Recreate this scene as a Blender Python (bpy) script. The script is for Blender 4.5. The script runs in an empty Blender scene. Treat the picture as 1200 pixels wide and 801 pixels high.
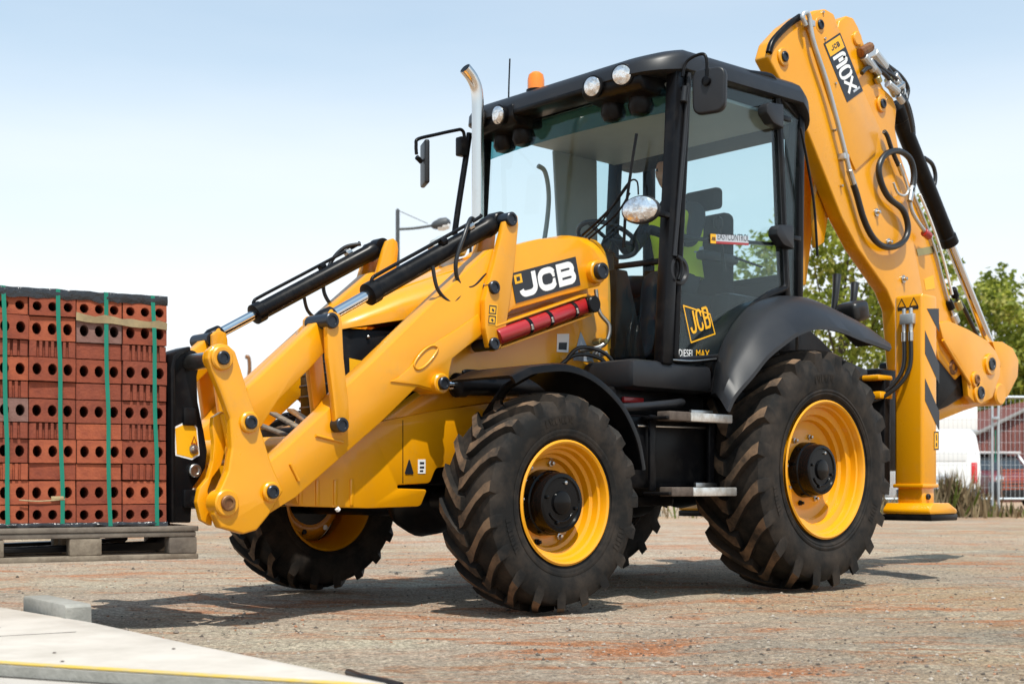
import bpy, bmesh, math, random
from mathutils import Vector, Matrix, noise
random.seed(7)
R = math.radians
scene = bpy.context.scene
C = scene.collection

# ------------------------------------------------------------------ camera
HEAD = 42.9
cam = bpy.data.cameras.new('camera')
cam.sensor_width = 36.0
cam.lens = 46.8
cam.shift_y = 0.1408
cam.clip_start = 0.1
cam.clip_end = 3000
cam.dof.use_dof = True
cam.dof.focus_distance = 6.9
cam.dof.aperture_fstop = 4.0
camo = bpy.data.objects.new('camera', cam)
C.objects.link(camo)
camo.location = (6.706, 5.599, 0.614)
camo.rotation_euler = (R(90), 0, R(180 - HEAD))
scene.camera = camo

# ------------------------------------------------------------------ sky and sun
SUN = Vector((0.30, 0.50, 1.12)).normalized()
elev = math.asin(SUN.z)
azim = math.atan2(SUN.x, SUN.y)
world = bpy.data.worlds.new('World')
scene.world = world
world.use_nodes = True
wn = world.node_tree.nodes
wl = world.node_tree.links
wn.clear()
wo = wn.new('ShaderNodeOutputWorld')
bg = wn.new('ShaderNodeBackground')
sky = wn.new('ShaderNodeTexSky')
sky.sky_type = 'NISHITA'
sky.sun_disc = False
sky.sun_elevation = elev
sky.sun_rotation = azim
sky.altitude = 50
sky.air_density = 1.0
sky.dust_density = 1.5
sky.ozone_density = 1.0
# thin bright summer haze: a pale veil that is densest at the horizon, the same all round
tcw = wn.new('ShaderNodeTexCoord')
sep = wn.new('ShaderNodeSeparateXYZ')
wl.new(tcw.outputs['Generated'], sep.inputs[0])
vr = wn.new('ShaderNodeValToRGB')
vr.color_ramp.interpolation = 'EASE'
vr.color_ramp.elements[0].position = 0.0
vr.color_ramp.elements[0].color = (0.97, 0.97, 0.97, 1)
vr.color_ramp.elements[1].position = 1.0
vr.color_ramp.elements[1].color = (0.08, 0.08, 0.08, 1)
for p_, c_ in ((0.12, 0.92), (0.21, 0.72), (0.34, 0.37), (0.55, 0.13)):
    e_ = vr.color_ramp.elements.new(p_)
    e_.color = (c_, c_, c_, 1)
wl.new(sep.outputs['Z'], vr.inputs[0])
veil = wn.new('ShaderNodeMix')
veil.data_type = 'RGBA'
veil.inputs[7].default_value = (5.95, 6.1, 6.25, 1)
cn = wn.new('ShaderNodeTexNoise')
cn.inputs['Scale'].default_value = 2.2
cn.inputs['Detail'].default_value = 6
cmp_ = wn.new('ShaderNodeMapping')
cmp_.inputs['Scale'].default_value = (1, 1, 5)
wl.new(tcw.outputs['Generated'], cmp_.inputs['Vector'])
wl.new(cmp_.outputs[0], cn.inputs['Vector'])
cm = wn.new('ShaderNodeMath')
cm.operation = 'MULTIPLY_ADD'
cm.inputs[1].default_value = 0.30
cm.inputs[2].default_value = -0.15
wl.new(cn.outputs['Fac'], cm.inputs[0])
ca = wn.new('ShaderNodeMath')
ca.operation = 'ADD'
ca.use_clamp = True
wl.new(vr.outputs[0], ca.inputs[0])
wl.new(cm.outputs[0], ca.inputs[1])
wl.new(ca.outputs[0], veil.inputs[0])
tint = wn.new('ShaderNodeMix')
tint.data_type = 'RGBA'
tint.blend_type = 'MULTIPLY'
tint.inputs[0].default_value = 1.0
tint.inputs[7].default_value = (0.78, 1.07, 1.05, 1)
wl.new(sky.outputs[0], tint.inputs[6])
wl.new(tint.outputs[2], veil.inputs[6])
wl.new(veil.outputs[2], bg.inputs['Color'])
bg.inputs['Strength'].default_value = 0.15
wl.new(bg.outputs[0], wo.inputs[0])
sl = bpy.data.lights.new('sun', 'SUN')
sl.energy = 4.5
sl.angle = R(0.8)
sl.color = (1.0, 0.955, 0.88)
so = bpy.data.objects.new('sun', sl)
so.rotation_euler = (-SUN).to_track_quat('-Z', 'Y').to_euler()
so.location = (0, 0, 12)
C.objects.link(so)
scene.view_settings.view_transform = 'Standard'
scene.view_settings.look = 'None'
scene.view_settings.exposure = 0.28
scene.view_settings.gamma = 1.0
scene.cycles.use_denoising = True
scene.cycles.max_bounces = 8
scene.cycles.transparent_max_bounces = 16
scene.cycles.caustics_reflective = False
scene.cycles.caustics_refractive = False
scene.cycles.sample_clamp_indirect = 6.0

# ------------------------------------------------------------------ materials
MATS = {}


def mat(name, col, rough=0.5, metal=0.0, col2=None, scale=6.0, lo=0.4, hi=0.7, bump=0.0, bscale=40.0,
        coat=0.0, spec=0.5, detail=6.0, dist=0.003, rough2=None):
    m = bpy.data.materials.new(name)
    m.use_nodes = True
    nt = m.node_tree
    n, l = nt.nodes, nt.links
    b = n['Principled BSDF']
    b.inputs['Base Color'].default_value = (*col, 1)
    b.inputs['Roughness'].default_value = rough
    b.inputs['Metallic'].default_value = metal
    b.inputs['Coat Weight'].default_value = coat
    b.inputs['Coat Roughness'].default_value = 0.08
    b.inputs['Specular IOR Level'].default_value = spec
    tc = None
    if col2 or bump:
        tc = n.new('ShaderNodeTexCoord')
    if col2:
        t = n.new('ShaderNodeTexNoise')
        t.inputs['Scale'].default_value = scale
        t.inputs['Detail'].default_value = detail
        t.inputs['Roughness'].default_value = 0.65
        r = n.new('ShaderNodeMapRange')
        r.inputs['From Min'].default_value = lo
        r.inputs['From Max'].default_value = hi
        mx = n.new('ShaderNodeMix')
        mx.data_type = 'RGBA'
        mx.inputs[6].default_value = (*col, 1)
        mx.inputs[7].default_value = (*col2, 1)
        l.new(tc.outputs['Object'], t.inputs['Vector'])
        l.new(t.outputs['Fac'], r.inputs['Value'])
        l.new(r.outputs[0], mx.inputs[0])
        l.new(mx.outputs[2], b.inputs['Base Color'])
        if rough2 is not None:
            r2 = n.new('ShaderNodeMapRange')
            r2.inputs['From Min'].default_value = lo
            r2.inputs['From Max'].default_value = hi
            r2.inputs['To Min'].default_value = rough
            r2.inputs['To Max'].default_value = rough2
            l.new(t.outputs['Fac'], r2.inputs['Value'])
            l.new(r2.outputs[0], b.inputs['Roughness'])
    if bump:
        t2 = n.new('ShaderNodeTexNoise')
        t2.inputs['Scale'].default_value = bscale
        t2.inputs['Detail'].default_value = 5
        bp = n.new('ShaderNodeBump')
        bp.inputs['Strength'].default_value = bump
        bp.inputs['Distance'].default_value = dist
        l.new(tc.outputs['Object'], t2.inputs['Vector'])
        l.new(t2.outputs['Fac'], bp.inputs['Height'])
        l.new(bp.outputs[0], b.inputs['Normal'])
    MATS[name] = m
    return m


YEL = mat('yellow_paint', (0.75, 0.318, 0.002), 0.26, col2=(0.70, 0.282, 0.002), scale=1.6, lo=0.35, hi=0.7, coat=0.35,
          bump=0.04, bscale=14, rough2=0.42)
def add_dust(m, col, scale, lo, hi, amount):
    n, l = m.node_tree.nodes, m.node_tree.links
    b = n['Principled BSDF']
    src = b.inputs['Base Color'].links[0].from_socket
    tc = n.new('ShaderNodeTexCoord')
    t = n.new('ShaderNodeTexNoise')
    t.inputs['Scale'].default_value = scale
    t.inputs['Detail'].default_value = 9
    t.inputs['Roughness'].default_value = 0.78
    r = n.new('ShaderNodeMapRange')
    r.inputs['From Min'].default_value = lo
    r.inputs['From Max'].default_value = hi
    r.inputs['To Max'].default_value = amount
    x = n.new('ShaderNodeMix')
    x.data_type = 'RGBA'
    x.inputs[7].default_value = (*col, 1)
    l.new(tc.outputs['Object'], t.inputs['Vector'])
    l.new(t.outputs['Fac'], r.inputs['Value'])
    l.new(r.outputs[0], x.inputs[0])
    l.new(src, x.inputs[6])
    l.new(x.outputs[2], b.inputs['Base Color'])


add_dust(YEL, (0.44, 0.24, 0.06), 5.5, 0.54, 0.80, 0.45)
add_dust(YEL, (0.30, 0.13, 0.02), 60, 0.66, 0.80, 0.6)
YELD = mat('yellow_paint_dusty', (0.80, 0.34, 0.008), 0.42, col2=(0.60, 0.29, 0.05), scale=7, lo=0.55, hi=0.8, coat=0.1)
BLK = mat('black_paint', (0.006, 0.006, 0.007), 0.30, spec=0.14, col2=(0.016, 0.014, 0.013), scale=9, lo=0.5, hi=0.75, rough2=0.5)
GLOSS = mat('gloss_black_paint', (0.004, 0.004, 0.0045), 0.14, spec=0.16)
PLA = mat('black_plastic', (0.016, 0.017, 0.020), 0.40, spec=0.30, col2=(0.022, 0.022, 0.024), scale=5, bump=0.04, bscale=220, dist=0.0004)
GRAYP = mat('interior_plastic', (0.36, 0.40, 0.41), 0.6, col2=(0.40, 0.44, 0.45), scale=4)
RUB = mat('rubber', (0.011, 0.0105, 0.010), 0.65, spec=0.16, col2=(0.050, 0.038, 0.029), scale=4.5, lo=0.42, hi=0.70, bump=0.25, bscale=90, dist=0.002)
RUBD = mat('dusty_lug', (0.030, 0.024, 0.019), 0.8, spec=0.2, col2=(0.17, 0.105, 0.062), scale=7, lo=0.38, hi=0.64, bump=0.3, bscale=110, dist=0.002)
HOSE = mat('hose_rubber', (0.012, 0.012, 0.013), 0.38)
CHR = mat('chrome', (0.66, 0.66, 0.67), 0.09, 1.0)
STEEL = mat('steel', (0.55, 0.55, 0.54), 0.33, 1.0, col2=(0.42, 0.40, 0.37), scale=15)
ALU = mat('aluminium_step', (0.72, 0.71, 0.68), 0.42, 0.7, col2=(0.45, 0.40, 0.34), scale=20)
STAIN = mat('stainless_pipe', (0.72, 0.69, 0.65), 0.2, 1.0, col2=(0.55, 0.40, 0.30), scale=3, lo=0.5, hi=0.85)
RED = mat('red_strut_paint', (0.33, 0.011, 0.013), 0.33, coat=0.4, col2=(0.30, 0.012, 0.014), scale=9)
WHT = mat('white_decal', (0.80, 0.80, 0.79), 0.4)
DBLK = mat('black_decal', (0.016, 0.018, 0.024), 0.35)
DYEL = mat('yellow_decal', (0.85, 0.42, 0.008), 0.4)
GREYD = mat('grey_decal', (0.45, 0.48, 0.52), 0.4)
BLUED = mat('blue_grey_decal', (0.30, 0.36, 0.44), 0.4)
PIN = mat('pin_steel_blued', (0.03, 0.035, 0.045), 0.35, 0.6)
BRONZE = mat('pin_rusty', (0.16, 0.06, 0.022), 0.55, 0.4, col2=(0.28, 0.15, 0.06), scale=30)
HVIS = mat('hi_vis_fabric', (0.80, 0.95, 0.02), 0.8, bump=0.3, bscale=60)
CLOTH = mat('dark_cloth', (0.018, 0.02, 0.028), 0.85, bump=0.3, bscale=50)
SKIN = mat('skin', (0.50, 0.28, 0.19), 0.5)
HAIR = mat('hair', (0.02, 0.014, 0.01), 0.6)
SEATM = mat('seat_fabric', (0.014, 0.015, 0.018), 0.85, spec=0.1, bump=0.2, bscale=120)
AMBER = mat('amber_lens', (0.85, 0.22, 0.005), 0.15, coat=0.6)
RUST = mat('rusty_step_end', (0.13, 0.10, 0.08), 0.7, 0.3, col2=(0.07, 0.05, 0.04), scale=25)
BRASS = mat('brass', (0.42, 0.35, 0.16), 0.35, 0.9)
GAL = mat('galvanised', (0.48, 0.51, 0.53), 0.45, 0.6, col2=(0.55, 0.57, 0.58), scale=12)
BRK = [mat('brick_clay_%d' % i, c, 0.85, col2=c2, scale=22, lo=0.35, hi=0.72, bump=0.6, bscale=90, dist=0.004) for i, (c, c2) in enumerate([
    ((0.25, 0.052, 0.020), (0.16, 0.031, 0.014)), ((0.34, 0.080, 0.030), (0.22, 0.045, 0.019)),
    ((0.165, 0.034, 0.016), (0.24, 0.052, 0.022)), ((0.20, 0.105, 0.085), (0.14, 0.065, 0.05))])]
WOOD = mat('pallet_wood', (0.23, 0.185, 0.135), 0.85, col2=(0.10, 0.072, 0.05), scale=14, bump=0.6, bscale=60, dist=0.004)
WOODD = mat('pallet_wood_weathered', (0.17, 0.14, 0.11), 0.9, col2=(0.09, 0.07, 0.055), scale=11, bump=0.6, bscale=60, dist=0.004)
STRAP = mat('green_strap', (0.0, 0.165, 0.105), 0.35)
FILM = mat('black_film', (0.02, 0.021, 0.024), 0.22, bump=0.8, bscale=26, dist=0.012)
TAPE = mat('buff_card', (0.36, 0.27, 0.14), 0.7, col2=(0.24, 0.18, 0.10), scale=20)
CONC = mat('concrete', (0.50, 0.45, 0.395), 0.85, col2=(0.40, 0.355, 0.305), scale=3.5, lo=0.38, hi=0.66, bump=0.35, bscale=150, dist=0.002)
CONCG = mat('grey_concrete', (0.30, 0.29, 0.26), 0.9, col2=(0.22, 0.215, 0.19), scale=16, bump=0.6, bscale=90, dist=0.004)
YLINE = mat('yellow_line_paint', (0.62, 0.42, 0.07), 0.6, col2=(0.46, 0.38, 0.22), scale=22, lo=0.42, hi=0.66)


def glass(name, tint, refl=1.0, rough=0.0, dirt=0.0):
    m = bpy.data.materials.new(name)
    m.use_nodes = True
    n, l = m.node_tree.nodes, m.node_tree.links
    n.clear()
    o = n.new('ShaderNodeOutputMaterial')
    t = n.new('ShaderNodeBsdfTransparent')
    t.inputs[0].default_value = (*tint, 1)
    g = n.new('ShaderNodeBsdfGlossy')
    g.inputs['Roughness'].default_value = rough
    g.inputs['Color'].default_value = (0.9, 0.95, 0.96, 1)
    f = n.new('ShaderNodeLayerWeight')
    f.inputs['Blend'].default_value = 0.5
    pw = n.new('ShaderNodeMath')
    pw.operation = 'POWER'
    pw.inputs[1].default_value = 4.2
    l.new(f.outputs['Facing'], pw.inputs[0])
    mm = n.new('ShaderNodeMath')
    mm.operation = 'MULTIPLY_ADD'
    mm.inputs[1].default_value = 0.9 * refl
    mm.inputs[2].default_value = 0.02 * refl
    mx = n.new('ShaderNodeMixShader')
    l.new(pw.outputs[0], mm.inputs[0])
    l.new(mm.outputs[0], mx.inputs[0])
    l.new(t.outputs[0], mx.inputs[1])
    l.new(g.outputs[0], mx.inputs[2])
    last = mx
    if dirt:
        d = n.new('ShaderNodeBsdfDiffuse')
        d.inputs[0].default_value = (0.5, 0.56, 0.58, 1)
        tx = n.new('ShaderNodeTexNoise')
        tx.inputs['Scale'].default_value = 3
        mr = n.new('ShaderNodeMapRange')
        mr.inputs['To Min'].default_value = dirt * 0.6
        mr.inputs['To Max'].default_value = dirt * 1.4
        l.new(tx.outputs['Fac'], mr.inputs['Value'])
        m2 = n.new('ShaderNodeMixShader')
        l.new(mr.outputs[0], m2.inputs[0])
        l.new(mx.outputs[0], m2.inputs[1])
        l.new(d.outputs[0], m2.inputs[2])
        last = m2
    l.new(last.outputs[0], o.inputs[0])
    MATS[name] = m
    return m


GLS = glass('cab_glass', (0.84, 0.92, 0.93), 1.0, 0.0, 0.007)
GLSF = glass('windscreen_glass', (0.80, 0.91, 0.92), 1.0, 0.0, 0.007)
GLSB = glass('sun_strip_glass', (0.12, 0.34, 0.36), 1.0)
LENS = mat('lamp_lens', (0.80, 0.80, 0.80), 0.10, 0.85, coat=1.0, col2=(0.55, 0.50, 0.46), scale=24, lo=0.45, hi=0.6, bump=0.5, bscale=34, dist=0.01)
MIRR = mat('mirror_glass', (0.9, 0.9, 0.9), 0.03, 1.0)


# ------------------------------------------------------------------ helpers
def link(name, me, m, parent=None, smooth=True, angle=35):
    o = bpy.data.objects.new(name, me)
    if m is not None:
        for x in (m if isinstance(m, (list, tuple)) else [m]):
            me.materials.append(x)
    C.objects.link(o)
    if parent is not None:
        o.parent = parent
    if smooth:
        me.polygons.foreach_set('use_smooth', [True] * len(me.polygons))
        me.set_sharp_from_angle(angle=R(angle))
    me.update()
    return o


def from_bm(name, bm, m, parent=None, smooth=True, angle=35):
    bmesh.ops.recalc_face_normals(bm, faces=bm.faces)
    me = bpy.data.meshes.new(name)
    bm.to_mesh(me)
    bm.free()
    return link(name, me, m, parent, smooth, angle)


def pyd(name, v, f, m, parent=None, smooth=True, angle=35, recalc=True):
    bm = bmesh.new()
    vs = [bm.verts.new(p) for p in v]
    for q in f:
        try:
            bm.faces.new([vs[i] for i in q])
        except ValueError:
            pass
    if recalc:
        bmesh.ops.recalc_face_normals(bm, faces=bm.faces)
    me = bpy.data.meshes.new(name)
    bm.to_mesh(me)
    bm.free()
    return link(name, me, m, parent, smooth, angle)


def bevel(bm, w, seg=2, ang=25):
    if w <= 0:
        return
    es = [e for e in bm.edges if len(e.link_faces) == 2 and e.calc_face_angle(0) > R(ang)]
    bmesh.ops.bevel(bm, geom=es, offset=w, segments=seg, profile=0.5, affect='EDGES', clamp_overlap=True)


def roundpoly(pts, r, seg=4):
    """round polygon corners; r is a number or list"""
    out = []
    n = len(pts)
    for i in range(n):
        p0, p1, p2 = Vector(pts[i - 1]), Vector(pts[i]), Vector(pts[(i + 1) % n])
        a, b = (p0 - p1), (p2 - p1)
        la, lb = a.length, b.length
        rr = min(r[i] if isinstance(r, (list, tuple)) else r, la * 0.45, lb * 0.45)
        if rr < 1e-4:
            out.append(tuple(p1))
            continue
        q0, q2 = p1 + a.normalized() * rr, p1 + b.normalized() * rr
        for k in range(seg + 1):
            t = k / seg
            out.append(tuple(q0 * (1 - t) ** 2 + p1 * 2 * t * (1 - t) + q2 * t * t))
    return out


def prism(name, pts, y0, y1, m, parent=None, bev=0.006, rnd=0.0, seg=2, axis='Y'):
    """extrude an outline (given in XZ) between two Y planes"""
    if rnd:
        pts = roundpoly(pts, rnd)
    bm = bmesh.new()
    if axis == 'Y':
        f0 = [bm.verts.new((x, y0, z)) for x, z in pts]
        f1 = [bm.verts.new((x, y1, z)) for x, z in pts]
    elif axis == 'X':
        f0 = [bm.verts.new((y0, x, z)) for x, z in pts]
        f1 = [bm.verts.new((y1, x, z)) for x, z in pts]
    else:
        f0 = [bm.verts.new((x, z, y0)) for x, z in pts]
        f1 = [bm.verts.new((x, z, y1)) for x, z in pts]
    n = len(pts)
    bm.faces.new(f0)
    bm.faces.new(f1[::-1])
    for i in range(n):
        bm.faces.new((f0[i], f1[i], f1[(i + 1) % n], f0[(i + 1) % n]))
    bmesh.ops.recalc_face_normals(bm, faces=bm.faces)
    bevel(bm, bev, seg, 40)
    return from_bm(name, bm, m, parent)


def box(name, lo, hi, m, parent=None, bev=0.008, rot=None, seg=2):
    bm = bmesh.new()
    bmesh.ops.create_cube(bm, size=1)
    c = [(a + b) / 2 for a, b in zip(lo, hi)]
    d = [abs(b - a) for a, b in zip(lo, hi)]
    for v in bm.verts:
        v.co = Vector((v.co.x * d[0], v.co.y * d[1], v.co.z * d[2]))
    bevel(bm, min(bev, min(d) * 0.4), seg)
    if rot:
        bmesh.ops.rotate(bm, verts=bm.verts, cent=(0, 0, 0), matrix=rot)
    bmesh.ops.translate(bm, verts=bm.verts, vec=c)
    return from_bm(name, bm, m, parent)


def frame_of(d):
    d = d.normalized()
    up = Vector((0, 0, 1)) if abs(d.z) < 0.93 else Vector((1, 0, 0))
    a = d.cross(up).normalized()
    return a, d.cross(a).normalized()


def lathe(name, p0, p1, prof, m, parent=None, n=24, angle=35, caps=True):
    """revolve (distance along p0->p1, radius) rows; distances in metres"""
    p0, p1 = Vector(p0), Vector(p1)
    d = (p1 - p0).normalized()
    a, b = frame_of(d)
    v, f = [], []
    for s, r in prof:
        for k in range(n):
            t = 2 * math.pi * k / n
            v.append(p0 + d * s + (a * math.cos(t) + b * math.sin(t)) * max(r, 1e-4))
    for i in range(len(prof) - 1):
        for k in range(n):
            f.append((i * n + k, i * n + (k + 1) % n, (i + 1) * n + (k + 1) % n, (i + 1) * n + k))
    if caps:
        f.append(tuple(range(n)))
        f.append(tuple((len(prof) - 1) * n + k for k in range(n)))
    return pyd(name, v, f, m, parent, angle=angle, recalc=caps)


def rod(name, p0, p1, r, m, parent=None, n=16, ch=0.15):
    L = (Vector(p1) - Vector(p0)).length
    c = min(r * ch, L * 0.3)
    return lathe(name, p0, p1, [(0, r - c), (c, r), (L - c, r), (L, r - c)], m, parent, n)


def spline(pts, sub=8):
    P = [Vector(p) for p in pts]
    if len(P) < 3:
        return P
    out = []
    for i in range(len(P) - 1):
        a = P[max(i - 1, 0)]
        b, c = P[i], P[i + 1]
        d = P[min(i + 2, len(P) - 1)]
        for k in range(sub):
            t = k / sub
            out.append(0.5 * ((2 * b) + (c - a) * t + (2 * a - 5 * b + 4 * c - d) * t * t + (3 * b - a - 3 * c + d) * t ** 3))
    out.append(P[-1])
    return out


def tube(name, pts, r, m, parent=None, n=10, sub=8, smoothpath=True, radii=None):
    P = spline(pts, sub) if smoothpath else [Vector(p) for p in pts]
    v, f = [], []
    a = None
    for i, p in enumerate(P):
        d = (P[min(i + 1, len(P) - 1)] - P[max(i - 1, 0)]).normalized()
        if a is None:
            a, b = frame_of(d)
        else:
            a = (a - d * a.dot(d)).normalized()
            b = d.cross(a)
        rr = r if radii is None else r * radii(i / (len(P) - 1))
        for k in range(n):
            t = 2 * math.pi * k / n
            v.append(p + (a * math.cos(t) + b * math.sin(t)) * rr)
    for i in range(len(P) - 1):
        for k in range(n):
            f.append((i * n + k, i * n + (k + 1) % n, (i + 1) * n + (k + 1) % n, (i + 1) * n + k))
    f.append(tuple(range(n)))
    f.append(tuple((len(P) - 1) * n + k for k in range(n)))
    return pyd(name, v, f, m, parent, angle=50)


def sweep_rect(name, pts, w, h, m, parent=None, side=(0, 1, 0), bev=0.004):
    """straight bars of rectangular section joined along a path"""
    P = [Vector(p) for p in pts]
    v, f = [], []
    side = Vector(side).normalized()
    for i, p in enumerate(P):
        d = (P[min(i + 1, len(P) - 1)] - P[max(i - 1, 0)]).normalized()
        s = (side - d * side.dot(d)).normalized()
        u = d.cross(s)
        for cx, cy in ((-1, -1), (1, -1), (1, 1), (-1, 1)):
            v.append(p + s * (w / 2 * cx) + u * (h / 2 * cy))
    for i in range(len(P) - 1):
        for k in range(4):
            f.append((i * 4 + k, i * 4 + (k + 1) % 4, (i + 1) * 4 + (k + 1) % 4, (i + 1) * 4 + k))
    f.append((0, 1, 2, 3))
    f.append(tuple((len(P) - 1) * 4 + k for k in range(4)))
    bm = bmesh.new()
    vs = [bm.verts.new(p) for p in v]
    for q in f:
        bm.faces.new([vs[i] for i in q])
    bmesh.ops.recalc_face_normals(bm, faces=bm.faces)
    bevel(bm, bev, 2, 40)
    return from_bm(name, bm, m, parent)


def empty(name, loc, label=None, cat=None, group=None, rz=0.0, kind=None):
    o = bpy.data.objects.new(name, None)
    o.empty_display_size = 0.2
    o.location = loc
    o.rotation_euler = (0, 0, rz)
    C.objects.link(o)
    tag(o, label, cat, group, kind)
    return o


def tag(o, label=None, cat=None, group=None, kind=None):
    if label:
        o['label'] = label
    if cat:
        o['category'] = cat
    if group:
        o['group'] = group
    if kind:
        o['kind'] = kind
    return o


def child(o, label):
    o['label'] = label
    return o


def ribbon(bm, path, w, to3, closed=False):
    """flat lettering stroke: a 2-D path of given width placed with to3(u, v)"""
    n = len(path)
    P = [Vector((p[0], p[1])) for p in path]
    L, Rr = [], []
    for i in range(n):
        a = P[i - 1] if (i > 0 or closed) else P[i]
        b = P[(i + 1) % n] if (i < n - 1 or closed) else P[i]
        d0 = (P[i] - a).normalized() if (P[i] - a).length > 1e-9 else (b - P[i]).normalized()
        d1 = (b - P[i]).normalized() if (b - P[i]).length > 1e-9 else d0
        n0, n1 = Vector((-d0.y, d0.x)), Vector((-d1.y, d1.x))
        m_ = (n0 + n1)
        m_ = m_ / max(m_.length_squared / 2, 0.5)
        L.append(P[i] + m_ * w / 2)
        Rr.append(P[i] - m_ * w / 2)
    vl = [bm.verts.new(to3(p.x, p.y)) for p in L]
    vr = [bm.verts.new(to3(p.x, p.y)) for p in Rr]
    for i in range(n if closed else n - 1):
        j = (i + 1) % n
        bm.faces.new((vl[i], vl[j], vr[j], vr[i]))


def arc(cx, cy, rx, ry, a0, a1, n=8):
    return [(cx + rx * math.cos(R(a0 + (a1 - a0) * k / n)), cy + ry * math.sin(R(a0 + (a1 - a0) * k / n))) for k in range(n + 1)]


def glyph(ch):
    """strokes of a heavy square letter whose centre lines lie in 0.14..0.86; returns [(path, closed)]"""
    if ch == 'J':
        return [([(0.86, 1.0), (0.86, 0.36)] + arc(0.60, 0.38, 0.26, 0.24, 0, -90, 5)[1:] + [(0.36, 0.14)] + arc(0.36, 0.34, 0.20, 0.20, 270, 180, 4)[1:], False)]
    if ch == 'C':
        return [([(0.90, 0.66)] + arc(0.62, 0.62, 0.24, 0.24, 10, 90, 4) + arc(0.42, 0.58, 0.28, 0.28, 90, 180, 5) + arc(0.42, 0.42, 0.28, 0.28, 180, 270, 5)
                 + arc(0.62, 0.38, 0.24, 0.24, 270, 350, 4) + [(0.90, 0.34)], False)]
    if ch == 'B':
        return [([(0.14, 0.50), (0.14, 0.86), (0.64, 0.86)] + arc(0.64, 0.68, 0.19, 0.18, 80, -80, 6) + [(0.64, 0.50)], True),
                ([(0.14, 0.14), (0.14, 0.50), (0.66, 0.50)] + arc(0.66, 0.32, 0.20, 0.18, 80, -80, 6) + [(0.66, 0.14)], True)]
    if ch == '3':
        return [([(0.10, 0.86), (0.62, 0.86)] + arc(0.66, 0.68, 0.2, 0.18, 90, -90, 6) + arc(0.66, 0.32, 0.2, 0.18, 90, -90, 6) + [(0.10, 0.14)], False),
                ([(0.36, 0.5), (0.68, 0.5)], False)]
    if ch == 'X':
        return [([(0.14, 1.0), (0.86, 0.0)], False), ([(0.86, 1.0), (0.14, 0.0)], False)]
    return []


def letters(name, word, to3, m, parent, x0, y0, w, h, gap, stroke=0.24, asp=1.0, flip=False):
    """asp = real length of the u axis over the v axis; the stroke is a share of the letter height"""
    for i, ch in enumerate(word):
        bm = bmesh.new()
        ox = x0 + i * (w + gap)
        sw = stroke * h
        for j, (path, cl) in enumerate(glyph(ch)):
            e = 0.0008 * j
            # glyphs are drawn for a stroke of 0.28 of the box: inset so outer edges meet the box
            sc = []
            for p in path:
                if flip:
                    p = (1.0 - p[0], p[1])
                a = ox * asp + sw / 2 + (p[0] - 0.14) / 0.72 * (w * asp - sw) if ch != 'X' else ox * asp + p[0] * w * asp
                b = y0 + sw / 2 + (p[1] - 0.14) / 0.72 * (h - sw)
                b = min(max(b, y0 if p[1] in (0.0, 1.0) else b), y0 + h)
                sc.append((a, b))
            ribbon(bm, sc, sw, (lambda u, v, e=e: to3(u / asp, v, e)), cl)
        from_bm(name, bm, m, parent, smooth=False)


def text(name, s, to3, m, parent, size, x0=0.0, y0=0.0, bold=0.02, sx=1.0):
    cu = bpy.data.curves.new(name, 'FONT')
    cu.body = s
    cu.size = size
    cu.offset = bold * size
    ob = bpy.data.objects.new(name + '_curve', cu)
    me = bpy.data.meshes.new_from_object(ob)
    bpy.data.objects.remove(ob)
    for v in me.vertices:
        v.co = Vector(to3(x0 + v.co.x * sx, y0 + v.co.y, 0.0))
    me.materials.clear()
    return link(name, me, m, parent, smooth=False)


def quadmap(o, ex, ey, nrm):
    o, ex, ey, nrm = Vector(o), Vector(ex), Vector(ey), Vector(nrm)
    return lambda u, v, e=0.0: tuple(o + ex * u + ey * v + nrm * e)


def plate(name, to3, w, h, t, m, parent, rnd=0.0, e0=0.0, pts=None):
    pts = pts or [(0, 0), (w, 0), (w, h), (0, h)]
    if rnd:
        pts = roundpoly(pts, rnd)
    bm = bmesh.new()
    a = [bm.verts.new(to3(u, v, e0)) for u, v in pts]
    b = [bm.verts.new(to3(u, v, e0 + t)) for u, v in pts]
    bm.faces.new(a[::-1])
    bm.faces.new(b)
    n = len(pts)
    for i in range(n):
        bm.faces.new((a[i], a[(i + 1) % n], b[(i + 1) % n], b[i]))
    return from_bm(name, bm, m, parent, smooth=False)


# ------------------------------------------------------------------ ground
def gnoise(x, y):
    return noise.noise(Vector((x * 0.8, y * 0.8, 0))) * 0.5 + noise.noise(Vector((x * 2.6, y * 2.6, 3))) * 0.3 + noise.noise(Vector((x * 7, y * 7, 9))) * 0.2


def gz(x, y):
    z = min(gnoise(x, y) * 0.026 - 0.003, 0.014)
    # wheel ruts left along the machine's path
    for yc in (0.9, -0.95):
        t = abs(y - yc + 0.05 * math.sin(x * 0.7))
        if t < 0.24 and x < 2.3:
            z -= 0.010 * (1 - (t / 0.24) ** 2)
        elif t < 0.34 and x < 2.3:
            z += 0.006 * (1 - abs(t - 0.29) / 0.05)
    return z


def axis_steps(lo, hi, fine, far):
    a = []
    x = lo
    while x < hi:
        a.append(x)
        x += fine
    st = fine
    x = hi
    while x < far:
        a.append(x)
        st *= 1.28
        x += st
    a.append(far)
    st = fine
    x = lo
    b = []
    while x > -far:
        st *= 1.28
        x -= st
        b.append(max(x, -far))
    return sorted(set(b + a))


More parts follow.
